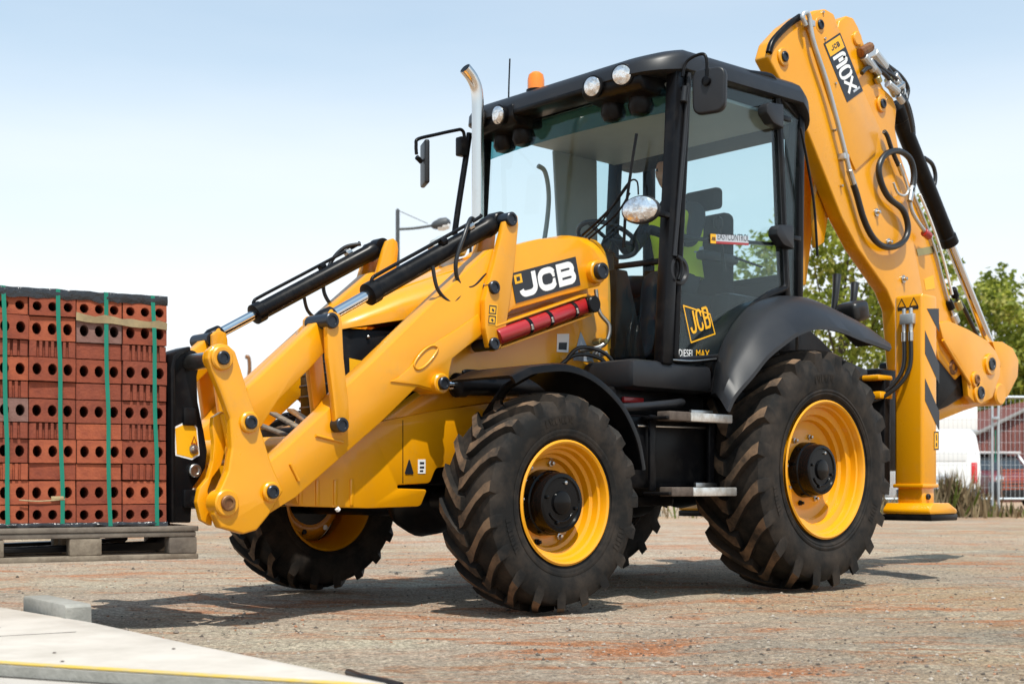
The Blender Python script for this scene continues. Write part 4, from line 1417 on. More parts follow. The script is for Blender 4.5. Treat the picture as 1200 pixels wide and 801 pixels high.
# door waist bar and lettered label
sweep_rect('waist_bar', [(1.006,0.79,1.997),(0.667,0.79,2.026),(0.096,0.79,2.072)], 0.02, 0.03, BLK, D, (0, 0, 1))
sweep_rect('waist_bar', [(0.454,0.79,1.948),(0.198,0.79,1.922)], 0.012, 0.014, BLK, D, (0, 0, 1))
q = [(0.674,0.82,1.999),(0.371,0.82,2.026),(0.371,0.82,2.079),(0.674,0.82,2.053)]
to3 = quadmap(q[0], Vector(q[1]) - Vector(q[0]), Vector(q[3]) - Vector(q[0]), (0, 1, 0))
plate('label_white', to3, 1, 1, 0.0012, GREYD, D)
plate('label_red', to3, 1, 1, 0.002, RED, D, pts=[(0, 0), (1, 0), (1, 0.26), (0, 0.26)])
to3 = quadmap(Vector(q[0]) + Vector((0, 0.0014, 0)), (Vector(q[1]) - Vector(q[0])).normalized(), Vector((0, 0, 1)), (0, 1, 0))
text('label_text', 'EASYCONTROL', to3, DBLK, D, 0.056, 0.010, 0.024, 0.008, 0.76)
q = [(0.724,0.82,1.995),(0.675,0.82,1.999),(0.675,0.82,2.052),(0.724,0.82,2.049)]
to3 = quadmap(q[0], Vector(q[1]) - Vector(q[0]), Vector(q[3]) - Vector(q[0]), (0, 1, 0))
plate('label_badge', to3, 1, 1, 0.0014, DYEL, D)
letters('badge_letter', 'JCB', quadmap(Vector(q[0]) + Vector((0, 0.002, 0)), Vector(q[1]) - Vector(q[0]), Vector(q[3]) - Vector(q[0]), (0, 1, 0)), DBLK, D, 0.14, 0.3, 0.22, 0.4, 0.03, 0.3)
# bottom lettering
q = [(1.059,0.82,1.327),(1.02,0.82,1.329),(1.02,0.82,1.363),(1.059,0.82,1.361)]
to3 = quadmap(q[0], Vector(q[1]) - Vector(q[0]), Vector(q[3]) - Vector(q[0]), (0, 1, 0))
plate('sill_badge', to3, 1, 1, 0.0014, DYEL, D)
q = [(1.005,0.82,1.334),(0.728,0.82,1.346)]
to3 = quadmap(q[0], (Vector(q[1]) - Vector(q[0])).normalized(), (0, 0, 1), (0, 1, 0))
text('sill_text', 'DIESEL', to3, WHT, D, 0.058, 0.0, 0.0, 0.004, 0.78)
text('sill_text', 'MAX', to3, DYEL, D, 0.060, 0.150, 0.0, 0.008, 0.95)
# framed logo on the glass, reading upward
q = [(0.894,0.82,1.419),(0.682,0.82,1.484),(0.728,0.82,1.592),(0.961,0.82,1.619)]
o4 = [Vector(p) for p in q]
bm = bmesh.new()
ribbon(bm, [(p.x, p.z) for p in o4], 0.008, lambda u, v: (u, 0.8196, v), True)
from_bm('logo_frame', bm, DYEL, D, smooth=False)
to3 = quadmap(o4[0], o4[1] - o4[0], o4[3] - o4[0], (0, 1, 0))
letters('logo_letter', 'JCB', to3, DYEL, D, 0.08, 0.20, 0.26, 0.60, 0.03, 0.12, (o4[1] - o4[0]).length / (o4[3] - o4[0]).length)
# rear hinges / latches
for px, py in ((905, 134), (917, 276)):
    x, z = [(0.192,2.821)][0] if px == 905 else [(0.09,2.114)][0]
    prism('hinge_cover', [(x + 0.085, z + 0.03), (x + 0.06, z + 0.055), (x - 0.08, z + 0.07), (x - 0.085, z - 0.075), (x + 0.02, z - 0.06), (x + 0.085, z - 0.01)], 0.815, 0.885, PLA, CAB, 0.014, 0.012)
    sweep_rect('hinge_arm', [(x - 0.06, 0.85, z), (x - 0.19, 0.85, z + 0.005)], 0.025, 0.03, BLK, CAB, (0, 1, 0))
tube('window_strut', [(-0.094,0.86,2.792),(-0.165,0.86,2.596),(-0.237,0.86,2.345),(-0.274,0.86,2.034)], 0.008, BLK, CAB, 8)

# mirrors, lamps, exhaust, beacon, aerial
mr = prism('mirror', roundpoly([(-0.095, -0.125), (0.095, -0.125), (0.10, 0.125), (-0.10, 0.125)], 0.06, 6), -0.02, 0.025, PLA, CAB, 0.014, 0, 3, 'X')
mr.location = (0.935, 0.985, 2.78)
mr.rotation_euler = (0, 0, R(16))
child(mr, 'black near side rear view mirror')
prism('mirror_glass', roundpoly([(-0.085, -0.115), (0.085, -0.115), (0.09, 0.115), (-0.09, 0.115)], 0.05, 6), -0.024, -0.021, MIRR, mr, 0, 0, 2, 'X')
tube('mirror_bracket', [(1.02, 0.86, 2.87), (1.0, 0.875, 2.955), (0.97, 0.95, 2.985), (0.965, 0.985, 2.95), (0.962, 0.985, 2.83)], 0.009, BLK, CAB)
lathe('mirror_joint', (0.955, 0.985, 2.83), (1.2, 0.985, 2.83), [(0, 0.026), (0.022, 0.026), (0.025, 0.016)], BLK, CAB, 14)
tube('far_mirror_stalk', [(1.13, -0.80, 2.86), (1.17, -0.80, 2.65), (1.225, -0.80, 2.37), (1.29, -0.80, 2.0)], 0.020, BLK, CAB)
tube('far_mirror_arm', [(1.195,-0.8,2.732),(1.174,-0.8,2.833),(1.195,-0.8,2.87),(1.252,-0.8,2.857),(1.413,-0.8,2.801),(1.549,-0.8,2.75),(1.565,-0.8,2.71),(1.562,-0.8,2.653)], 0.011, BLK, CAB)
box('far_mirror_clamp', *[(lambda c: (c[0] - 0.03, c[1] - 0.03, c[2] - 0.06))((1.195,-0.8,2.764)), (lambda c: (c[0] + 0.03, c[1] + 0.03, c[2] + 0.06))((1.195,-0.8,2.764))], BLK, CAB, 0.01)
c_ = (1.495,-0.8,2.607)
fm_ = box('far_mirror', (c_[0] - 0.08, c_[1] - 0.016, c_[2] - 0.135), (c_[0] + 0.08, c_[1] + 0.016, c_[2] + 0.135), PLA, CAB, 0.015, Matrix.Rotation(R(62), 3, 'Z'), 3)
child(fm_, 'black far side mirror on a bent arm')
rod('far_mirror_joint', (1.562,-0.8,2.638), (1.522,-0.8,2.613), 0.016, BLK, fm_, 10)
# side headlamp near the front pillar
hl = lathe('side_headlamp', (1.20, 0.76, 2.11), (1.31, 0.80, 2.11), [(0, 0.05), (0.02, 0.085), (0.07, 0.108), (0.098, 0.110), (0.104, 0.104)], PLA, CAB, 30)
for vv in hl.data.vertices:
    vv.co.z = 2.11 + (vv.co.z - 2.11) * 0.70
le = lathe('headlamp_lens', (1.296, 0.795, 2.11), (1.4, 0.833, 2.11), [(0.0, 0.102), (0.012, 0.098), (0.022, 0.075), (0.028, 0.03), (0.028, 0.001)], LENS, hl, 30)
for vv in le.data.vertices:
    vv.co.z = 2.11 + (vv.co.z - 2.11) * 0.70
sweep_rect('headlamp_bracket', [(1.22, 0.78, 2.11), (1.14, 0.83, 2.10), (1.07, 0.82, 2.10)], 0.03, 0.03, BLK, hl, (0, 0, 1))
# exhaust
ex = tube('exhaust_pipe', [(1.50, -0.30, 1.95), (1.50, -0.30, 2.3), (1.50, -0.30, 2.75), (1.505, -0.30, 2.93), (1.54, -0.30, 3.01), (1.60, -0.30, 3.06)], 0.036, STAIN, LOADER, 20)
lathe('exhaust_collar', (1.50, -0.30, 1.88), (1.50, -0.30, 2.0), [(0, 0.09), (0.08, 0.085), (0.10, 0.06), (0.11, 0.05)], YEL, ex, 24)
tube('exhaust_bore', [(1.575, -0.30, 3.042), (1.601, -0.30, 3.0615)], 0.031, BLK, ex, 16, smoothpath=False)
# dome air intake pre-cleaner on the bonnet
lathe('air_precleaner', (1.80, -0.22, 1.86), (1.80, -0.22, 2.1), [(0, 0.05), (0.07, 0.05), (0.075, 0.10), (0.11, 0.115), (0.15, 0.10), (0.175, 0.06), (0.18, 0.001)], GRAYP, LOADER, 26)
# beacon and aerial
bc = lathe('beacon', (1.10, -0.22, 2.985), (1.10, -0.22, 3.2), [(0, 0.06), (0.03, 0.06), (0.032, 0.055)], BLK, CAB, 24)
lathe('beacon_lens', (1.10, -0.22, 3.017), (1.10, -0.22, 3.2), [(0, 0.052), (0.06, 0.052), (0.09, 0.045), (0.105, 0.028), (0.108, 0.001)], AMBER, bc, 24)
tube('aerial', [(1.114,-0.45,2.998), (1.11,-0.45,3.12), (1.103,-0.45,3.259)], 0.005, BLK, CAB, 6, smoothpath=False)
# wipers
tube('wiper_arm', [(1.19,0.255,2.057), (1.17,0.438,2.17), (1.15,0.55,2.28), (1.13,0.564,2.319)], 0.008, BLK, CAB, 6)
tube('wiper_arm', [(1.19,0.31,2.03), (1.17,0.503,2.145), (1.15,0.589,2.255)], 0.006, BLK, CAB, 6)
tube('wiper_blade', [(1.12,0.613,2.585), (1.145,0.584,2.333), (1.155,0.561,2.144), (1.15,0.544,1.955)], 0.009, BLK, CAB, 6)
tube('washer_hose', [(1.19,0.283,2.043), (1.18,0.421,2.132), (1.15,0.569,2.306), (1.12,0.613,2.322), (1.12,0.626,2.244)], 0.005, BLK, CAB, 6)
# dashboard, steering wheel, seat
prism('steering_console', [(0.66, 1.31), (0.98, 1.31), (0.98, 1.80), (0.86, 2.02), (0.76, 2.03), (0.74, 1.8)], -0.12, 0.12, PLA, CAB, 0.03)
cw = Vector((0.70, 0.0, 2.13))
nw = Vector((-0.45, 0, 0.9)).normalized()
a_, b_ = frame_of(nw)
sw = tube('steering_wheel', [cw + (a_ * math.cos(t * 0.3142) + b_ * math.sin(t * 0.3142)) * 0.19 for t in range(21)], 0.015, PLA, CAB, 10, 3)
for k in range(3):
    t = k * 2.094 + 0.5
    rod('wheel_spoke', cw, cw + (a_ * math.cos(t) + b_ * math.sin(t)) * 0.185, 0.012, PLA, sw, 8)
rod('steering_column', cw, (0.85, 0, 1.85), 0.03, PLA, sw, 12)
seat = empty('operator_seat', (0, 0, 0))
seat.parent = CAB
box('seat_cushion', (-0.10, -0.21, 1.70), (0.40, 0.29, 1.82), SEATM, seat, 0.04, None, 3)
box('seat_back', (-0.22, -0.20, 1.80), (-0.10, 0.28, 2.38), SEATM, seat, 0.05, None, 3)
box('head_rest', (-0.22, -0.10, 2.42), (-0.14, 0.18, 2.56), SEATM, seat, 0.03, None, 3)
box('arm_rest', (-0.12, 0.31, 2.02), (0.24, 0.38, 2.08), PLA, seat, 0.02)
box('seat_base', (0.02, -0.2, 1.31), (0.45, 0.2, 1.69), BLK, seat, 0.04)
box('side_console', (-0.15, 0.40, 1.31), (0.22, 0.56, 1.80), BLK, seat, 0.04)
rod('control_lever', (0.12, 0.45, 1.94), (0.17, 0.44, 2.22), 0.012, BLK, seat, 8)
lathe('lever_knob', (0.165, 0.44, 2.20), (0.18, 0.44, 2.30), [(0, 0.015), (0.02, 0.03), (0.06, 0.03), (0.08, 0.012)], BLK, seat, 14)

# ------------------------------------------------------------------ rear frame, stabilisers, backhoe
box('rear_frame_beam', (-1.30, -0.765, 1.325), (-1.12, 0.765, 1.36), YEL, LOADER, 0.012)
box('rear_frame_beam', (-1.30, -0.765, 1.20), (-1.14, 0.765, 1.25), YEL, LOADER, 0.012)
box('rear_frame_plate', (-1.28, -0.76, 0.60), (-1.20, 0.76, 1.36), BLK, LOADER, 0.012)
box('chassis_tail', (-1.20, -0.45, 0.62), (-0.6, 0.45, 1.25), BLK, LOADER, 0.03)


def stabiliser(s):
    S = empty('stabiliser', (0, 0, 0))
    S.parent = LOADER
    S['label'] = 'near stabiliser leg with black chevron stripes' if s > 0 else 'far stabiliser leg behind the rear wheels'
    ya, yb = 0.772, 0.985
    box('leg_tube', (-1.49, ya * s, 0.60), (-1.30, yb * s, 1.895), YEL, S, 0.022, None, 3)
    box('leg_inner', (-1.475, (ya + 0.015) * s, 0.47), (-1.315, (yb - 0.012) * s, 0.62), YEL, S, 0.015)
    box('leg_collar', (-1.497, (ya - 0.006) * s, 0.605), (-1.292, (yb + 0.007) * s, 0.63), YEL, S, 0.006)
    foot = [(-1.60, 0.0), (-1.25, 0.0), (-1.245, 0.03), (-1.29, 0.075), (-1.50, 0.075), (-1.605, 0.03)]
    prism('foot', [(x, 0.428 + z) for x, z in foot], *yy(s, 0.715, 1.07), YEL, S, 0.012)
    prism('foot_pad', [(-1.595, 0.385), (-1.255, 0.385), (-1.25, 0.4275), (-1.60, 0.4275)], *yy(s, 0.71, 1.075), BLK, S, 0.008)
    pin(-1.38, 0.545, (yb - 0.05) * s, (yb + 0.006) * s, 0.02, S)
    # striped side
    for q in STRIPES:
        prism('chevron_stripe', q, *yy(s, yb + 0.0005, yb + 0.002), DBLK, S, 0)
    prism('caution_sticker', [(-1.442,0.983),(-1.506,0.985),(-1.506,0.858),(-1.442,0.857)], *yy(s, yb + 0.0005, yb + 0.0018), DYEL, S, 0)
    bm = bmesh.new()
    ribbon(bm, [(p[0], p[1]) for p in [(-1.446,0.977),(-1.499,0.979),(-1.499,0.864),(-1.446,0.863)]], 0.008, lambda u, v: (u, (yb + 0.0025) * s, v), True)
    ribbon(bm, [(p[0], p[1]) for p in [(-1.472,0.961),(-1.475,0.921)]], 0.012, lambda u, v: (u, (yb + 0.0025) * s, v))
    ribbon(bm, [(p[0], p[1]) for p in [(-1.475,0.906),(-1.472,0.881)]], 0.016, lambda u, v: (u, (yb + 0.0025) * s, v))
    from_bm('sticker_print', bm, DBLK, S, smooth=False)
    # toothed wear strip
    for i in range(8):
        box('wear_tooth', (-1.515, (yb - 0.10) * s, 0.79 + i * 0.042), (-1.492, (yb - 0.03) * s, 0.812 + i * 0.042), BLK, S, 0.003)
    # valve block and hoses on the front face
    vb = box('valve_block', (-1.30, (0.835) * s, 1.695), (-1.262, (0.935) * s, 1.765), GAL, S, 0.006)
    for k in (0, 1):
        y = (0.86 + 0.05 * k) * s
        rod('valve_port', (-1.28, y, 1.64), (-1.28, y, 1.80), 0.013, GAL, vb, 10)
        rod('hose_ferrule', (-1.28, y, 1.58), (-1.28, y, 1.645), 0.017, STEEL, vb, 10)
        tube('stabiliser_hose', [(-1.28, y, 1.60), (-1.28, y, 1.45), (-1.265, y - 0.02 * s, 1.36), (-1.23, y - 0.08 * s, 1.27), (-1.18, y - 0.18 * s, 1.20), (-1.10, y - 0.28 * s, 1.17)], 0.014, HOSE, vb)
    return S


STRIPES = [[(-1.352,1.796),(-1.506,1.81),(-1.512,1.652)], [(-1.328,1.649),(-1.512,1.434),(-1.512,1.301),(-1.328,1.496)], [(-1.328,1.331),(-1.512,1.117),(-1.512,0.985),(-1.328,1.184)]]
ST = stabiliser(1)
stabiliser(-1)
# warning print on top of the leg front
for (y0, y1, z0, z1) in ((0.80, 0.86, 1.815, 1.87), (0.89, 0.95, 1.815, 1.87)):
    bm = bmesh.new()
    ribbon(bm, [(y0, z0), (y1, z0), ((y0 + y1) / 2, z1)], 0.006, lambda u, v: (-1.2985, u, v), True)
    from_bm('leg_warning_print', bm, DBLK, ST, smooth=False)
box('leg_name_print', (-1.2995, 0.80, 1.795), (-1.298, 0.955, 1.81), DBLK, ST, 0)

# kingpost carriage
KP = empty('kingpost', (0, 0, 0))
KP.parent = LOADER
KP['label'] = 'backhoe kingpost carriage on the rear frame'
box('carriage_block', (-1.62, 0.02, 0.72), (-1.29, 0.66, 1.42), BLK, KP, 0.03)
rod('kingpost_pin', (-1.80, 0.34, 0.70), (-1.80, 0.34, 1.46), 0.075, BLK, KP, 24)
box('swing_bracket', (-2.02, 0.20, 0.80), (-1.70, 0.48, 1.36), YEL, KP, 0.04)
for zz in (0.82, 1.24):
    rod('swing_ram', (-1.66, 0.10, zz), (-1.95, 0.30, zz), 0.05, BLK, KP, 16)

# boom
BM = empty('boom', (0, 0, 0))
BM.parent = LOADER
BM['label'] = 'upright yellow backhoe boom with model lettering'
Y0, Y1 = 0.20, 0.50
prism('boom_box', [(-0.254,3.346),(-0.299,3.453),(-0.464,3.598),(-0.617,3.697),(-0.774,3.768),(-0.903,3.809),(-1,3.799),(-1.055,3.718),(-1.355,3.366),(-1.586,3.121),(-1.732,2.889),(-1.938,2.646),(-2.079,2.23),(-2.211,1.868),(-2.284,1.432),(-2.247,1.178),(-2.008,1.169),(-1.834,1.407),(-1.76,1.877),(-1.664,1.996),(-1.294,2.247),(-1.096,2.432),(-0.706,2.936)],
      Y1 - 0.11, Y1, YEL, BM, 0.014, 0.015, 3)
prism('boom_head', [(-0.846,3.528),(-0.906,3.639),(-1.006,3.761),(-1.129,3.854),(-1.222,3.785),(-1.488,3.465),(-1.709,3.18),(-1.914,2.939),(-2.124,2.69),(-2.268,2.265),(-2.403,1.895),(-2.478,1.45),(-2.44,1.19),(-2.378,1.252),(-2.293,1.694),(-2.172,2.064),(-1.845,2.328),(-1.62,2.52),(-1.243,3.054)], Y0, Y1 - 0.111, YEL, BM, 0.012, 0.012, 3)
prism('boom_cheek', [(-0.641,3.666),(-0.776,3.757),(-0.885,3.792),(-0.97,3.781),(-1.026,3.703),(-1.328,3.352),(-1.534,3.136),(-1.501,2.951),(-1.244,2.778),(-1.108,2.93)], Y1 - 0.002, Y1 + 0.012, YEL, BM, 0.004, 0.012)
tube('nose_guard', [(-0.266,0.5,3.373),(-0.312,0.5,3.459),(-0.459,0.5,3.587),(-0.601,0.5,3.682)], 0.022, BLK, BM, 8)
for q, r in (([(-0.816,3.678)][0], 0.032), ([(-0.415,3.378)][0], 0.034)):
    pin(q[0], q[1], 0.43, 0.527, r, BM, None, r * 1.75)
for q in [(-0.849,3.769),(-0.869,3.597),(-0.994,3.324)] + [(-1.072,2.648),(-0.991,3.01)]:
    lathe('boom_bolt', (q[0], 0.50, q[1]), (q[0], 0.53, q[1]), [(0, 0.009), (0.022, 0.009), (0.024, 0.005)], STEEL, BM, 8)
for q in [(-1.515,2.531),(-1.67,2.341),(-1.869,2.102)]:
    lathe('grease_boss', (q[0], 0.49, q[1]), (q[0], 0.54, q[1]), [(0, 0.028), (0.02, 0.028), (0.022, 0.014), (0.045, 0.013), (0.048, 0.006)], STEEL, BM, 12)
# decal
dq = [(-0.853,0.513,3.561),(-1.133,0.513,3.225),(-1.333,0.513,3.339),(-1.048,0.513,3.679)]
P0, PU, PV = Vector(dq[0]), Vector(dq[1]) - Vector(dq[0]), Vector(dq[3]) - Vector(dq[0])
to3 = quadmap(P0, PU, PV, (0, 1, 0))
plate('boom_decal', to3, 1, 1, 0.0018, DBLK, BM)
to3b = quadmap(P0 + Vector((0, 0.0022, 0)), PU, PV, (0, 1, 0))
plate('decal_badge', to3b, 1, 1, 0.0008, DYEL, BM, pts=[(0.03, 0.07), (0.235, 0.07), (0.235, 0.93), (0.03, 0.93)])
bq = quadmap(P0 + Vector((0, 0.0036, 0)), PU, PV, (0, 1, 0))
letters('badge_letter', 'JCB', (lambda a, b, e=0.0: bq(0.175 - b, a, e)), DBLK, BM, 0.24, 0.0, 0.15, 0.08, 0.03, 0.25, PV.length / PU.length)
for k_, ch_ in enumerate('3CX'):
    u1_ = 0.265 + 0.215 * k_ + 0.20
    letters('decal_letter', ch_, (lambda a, b, e=0.0, u1_=u1_: to3b(u1_ - b, a, e)), WHT, BM, 0.14, 0.0, 0.72, 0.20, 0.0, 0.27, PV.length / PU.length)
plate('decal_smallprint', to3b, 1, 1, 0.001, GREYD, BM, pts=[(0.90, 0.50), (0.935, 0.50), (0.935, 0.90), (0.90, 0.90)])
# steel pipe and hoses on the near face
tube('boom_pipe', [(-0.603,0.545,3.615),(-0.569,0.545,3.662),(-0.593,0.545,3.693),(-0.641,0.545,3.685),(-0.689,0.545,3.534),(-0.836,0.545,3.307),(-0.956,0.545,3.081),(-1.064,0.545,2.859),(-1.119,0.545,2.735)], 0.016, GAL, BM, 10)
for q in [(-0.672,0.53,3.646),(-1.07,0.53,2.84)]:
    box('pipe_clamp', (q[0] - 0.03, 0.50, q[2] - 0.02), (q[0] + 0.03, 0.555, q[2] + 0.02), GAL, BM, 0.005)
rod('pipe_coupling', (-1.109,0.545,2.757), (-1.182,0.545,2.64), 0.021, STEEL, BM, 12)
tube('boom_hose', [(-1.161,0.545,2.666),(-1.202,0.545,2.603),(-1.287,0.545,2.451),(-1.394,0.545,2.342),(-1.524,0.545,2.293),(-1.68,0.545,2.306),(-1.816,0.545,2.371),(-1.862,0.545,2.469),(-1.793,0.545,2.581),(-1.613,0.545,2.64),(-1.513,0.545,2.727),(-1.48,0.545,2.835),(-1.568,0.545,2.939),(-1.736,0.545,2.991),(-1.885,0.545,2.962),(-1.943,0.545,2.855),(-1.908,0.545,2.726)], 0.022, HOSE, BM, 10)
rod('hose_coupling', (-1.92,0.545,2.771), (-1.885,0.545,2.656), 0.021, STEEL, BM, 10)
tube('boom_pipe', [(-1.91,0.53,2.674),(-1.957,0.53,2.582),(-2.11,0.53,2.479),(-2.194,0.53,2.452)], 0.014, GAL, BM, 8)
tube('boom_pipe', [(-1.693,0.53,2.763),(-1.75,0.53,2.699),(-1.841,0.53,2.694),(-1.887,0.53,2.744),(-1.818,0.53,2.85)], 0.009, GAL, BM, 8)
rod('hose_coupling', (-1.81,0.535,2.835), (-1.753,0.535,2.905), 0.018, STEEL, BM, 10)
tube('boom_hose', [(-1.753,0.535,2.893),(-1.674,0.535,2.976),(-1.607,0.535,3.073),(-1.562,0.535,3.101)], 0.016, HOSE, BM, 8)
rod('red_coupling', (-2.11,0.53,2.467), (-2.182,0.53,2.445), 0.03, RED, BM, 12)
# second folded link in front of the boom (lower front web seen beside the cab)
prism('boom_front_web', [(-0.85,3.051),(-1.029,3.084),(-1.09,2.947),(-1.152,2.571),(-1.039,2.001),(-0.949,1.992),(-0.879,2.532)], 0.20, 0.25, YEL, BM, 0.008)
prism('boom_front_strut', [(-0.981,2.701),(-1.041,2.693),(-1.133,2.549),(-1.062,2.281),(-0.971,2.235),(-0.951,2.522)], 0.34, 0.38, YEL, BM, 0.006)
# dipper
DP = empty('dipper', (0, 0, 0))
DP.parent = LOADER
DP['label'] = 'yellow dipper arm folded behind the boom'
prism('dipper_box', [(-1.034,3.564),(-1.126,3.794),(-1.209,3.847),(-1.293,3.852),(-1.357,3.802),(-1.432,3.7),(-1.552,3.559),(-1.685,3.442),(-1.809,3.399),(-1.855,3.329),(-1.832,3.189),(-1.89,3.027),(-2.076,2.765),(-2.293,2.513),(-2.416,2.363),(-2.785,1.777),(-2.89,1.535),(-2.694,1.425),(-2.441,1.571),(-2.148,2.117),(-1.73,2.805),(-1.293,3.327)],
      0.22, 0.46, YEL, DP, 0.014, 0.012, 3)
x, z = [(-1.641,3.323)][0]
pin(x, z, 0.19, 0.49, 0.034, DP, None, 0.06)
for q in ((-1.333,0.475,3.716),):
    rod('dipper_nose_tube', (q[0], 0.20, q[2]), (q[0], 0.475, q[2]), 0.05, YEL, DP, 20)
# bucket links
prism('link_plate', [(-2.374,1.831),(-2.517,1.859),(-2.815,1.816),(-3.109,1.752),(-3.247,1.682),(-3.324,1.599),(-3.314,1.49),(-3.192,1.309),(-3.055,1.266),(-2.921,1.257),(-2.815,1.305),(-2.786,1.46),(-2.621,1.593),(-2.432,1.721)], 0.455, 0.50, YEL, DP, 0.010, 0.01, 3)
prism('link_plate', [(-2.873,1.898),(-3.023,1.928),(-3.338,1.882),(-3.648,1.815),(-3.794,1.74),(-3.875,1.653),(-3.864,1.538),(-3.735,1.347),(-3.591,1.302),(-3.45,1.292),(-3.338,1.343),(-3.308,1.507),(-3.133,1.647),(-2.933,1.782)], 0.18, 0.22, YEL, DP, 0.010, 0.01, 3)
prism('rear_link', [(-3.344,1.771),(-3.513,1.78),(-3.687,1.741),(-3.79,1.65),(-3.775,1.515),(-3.6,1.339),(-3.4,1.296),(-3.344,1.361),(-3.485,1.575)], 0.26, 0.42, YEL, DP, 0.014, 0.01, 3)
tube('link_weld_rib', [(-2.423,0.505,1.707),(-2.574,0.505,1.59),(-2.728,0.505,1.476),(-2.832,0.505,1.397)], 0.012, YEL, DP, 8, smoothpath=False)
for q, r in zip([(-3.148,1.571),(-2.911,1.438),(-2.971,1.338)], (0.05, 0.036, 0.05)):
    pin(q[0], q[1], 0.16, 0.53, r, DP, BRONZE if r < 0.04 else None, r * 1.7)
q = (-3.417,0.42,1.35)
rod('link_boss', (q[0], 0.18, q[2]), (q[0], 0.46, q[2]), 0.09, YEL, DP, 24)
prism('tow_link', [(-2.548,1.233),(-2.909,1.301),(-3.316,1.374),(-3.428,1.324),(-3.344,1.286),(-2.935,1.202),(-2.548,1.11)], 0.28, 0.40, YEL, DP, 0.01)
# bucket tucked under the dipper
bk = prism('bucket', [(-2.434,1.572),(-2.712,1.603),(-2.922,1.498),(-2.895,1.324),(-2.61,1.22),(-2.434,1.175)], -0.05, 0.45, BLK, DP, 0.03, 0.03, 3)
child(bk, 'black digging bucket tucked under the dipper')
q = (-2.656,0.46,1.52)
lathe('bucket_pin', (q[0], 0.3, q[2]), (q[0], 0.47, q[2]), [(0, 0.06), (0.16, 0.06), (0.17, 0.05), (0.17, 0.03), (0.155, 0.026), (0.155, 0.001)], BRONZE, bk, 22)
# bucket ram
B0, B1 = Vector((-1.996,0.34,3.443)), Vector((-3.545,0.34,1.666))
L = (B1 - B0).length
nb = (Vector((-2.809,0.34,2.478)) - B0).length
rb = lathe('dipper_ram', B0, B1, [(0.02, 0.04), (0.06, 0.070), (0.16, 0.070), (0.17, 0.062), (nb - 0.08, 0.062), (nb - 0.07, 0.070), (nb, 0.070), (nb + 0.005, 0.05)], BLK, DP, 28)
lathe('ram_rod', B0, B1, [(nb, 0.036), (L - 0.06, 0.036)], CHR, rb, 22)
lathe('rod_eye', B0, B1, [(L - 0.12, 0.04), (L - 0.08, 0.06), (L, 0.06), (L + 0.02, 0.04)], BLK, rb, 18)
dv = (B1 - B0).normalized()
# fittings cluster at the dipper nose
for pq, r, mm in (([(-1.339,0.485,3.614),(-1.468,0.485,3.685)], 0.035, BRONZE),
                  ([(-1.382,0.485,3.6),(-1.512,0.485,3.533)], 0.03, GAL),
                  ([(-1.446,0.485,3.59),(-1.578,0.485,3.511)], 0.026, STEEL),
                  ([(-1.689,0.485,3.473),(-1.825,0.485,3.44)], 0.028, GAL),
                  ([(-1.756,0.485,3.438),(-1.894,0.485,3.515)], 0.022, STEEL),
                  ([(-1.545,0.485,3.492),(-1.578,0.485,3.456)], 0.028, BRASS),
                  ([(-1.802,0.485,3.515),(-1.894,0.485,3.479)], 0.02, GAL),
                  ([(-1.825,0.485,3.416),(-1.894,0.485,3.38)], 0.024, STEEL)):
    rod('hydraulic_fitting', pq[0], pq[1], r, mm, DP, 10)
tube('dipper_hose', [(-1.352,0.49,3.474),(-1.417,0.49,3.523),(-1.525,0.49,3.546),(-1.658,0.49,3.526),(-1.794,0.49,3.457),(-1.908,0.49,3.394),(-1.978,0.49,3.303),(-2.025,0.49,3.188)], 0.016, HOSE, DP, 8)
tube('dipper_hose', [(-1.504,0.49,3.59),(-1.636,0.49,3.558),(-1.794,0.49,3.53),(-1.885,0.49,3.476),(-1.862,0.49,3.41)], 0.013, HOSE, DP, 8)
for pq, r, mm in (([(-1.69,0.36,3.722),(-1.848,0.36,3.645)], 0.045, GAL), ([(-1.825,0.36,3.665),(-1.963,0.36,3.595)], 0.03, HOSE), ([(-1.963,0.36,3.62),(-2.08,0.36,3.544)], 0.04, STEEL), ([(-2.033,0.36,3.559),(-2.128,0.36,3.478)], 0.03, GAL),
                  ([(-1.894,0.36,3.58),(-2.01,0.36,3.479)], 0.03, BRASS), ([(-2.08,0.36,3.493),(-2.128,0.36,3.427)], 0.035, BLK)):
    rod('hydraulic_fitting', pq[0], pq[1], r, mm, DP, 10)
tube('dipper_hose', [(-1.812,0.34,3.704),(-1.973,0.34,3.677),(-2.114,0.34,3.643),(-2.209,0.34,3.574),(-2.185,0.34,3.468),(-2.233,0.34,3.35)], 0.016, HOSE, DP, 8)
tube('dipper_pipe', [(-1.68,0.38,3.629),(-1.816,0.38,3.584),(-1.93,0.38,3.534),(-2.07,0.38,3.525)], 0.010, GAL, DP, 8)
tube('dipper_hose', [(-2.08,0.36,3.506),(-2.175,0.36,3.449),(-2.235,0.36,3.346),(-2.259,0.36,3.236),(-2.223,0.36,3.153)], 0.014, HOSE, DP, 8)
tube('dipper_hose', [(-2.406,0.36,3.089),(-2.518,0.36,3.062),(-2.568,0.36,2.992),(-2.556,0.36,2.912),(-2.493,0.36,2.864)], 0.016, HOSE, DP, 8)
tube('dipper_pipe', [(-2.051,0.475,2.753),(-2.23,0.475,2.553),(-2.389,0.475,2.332),(-2.514,0.475,2.089),(-2.692,0.475,1.815)], 0.010, GAL, DP, 8)
tube('dipper_pipe', [(-2.146,0.475,2.755),(-2.315,0.475,2.564),(-2.489,0.475,2.312),(-2.615,0.475,2.067)], 0.010, WHT, DP, 8)
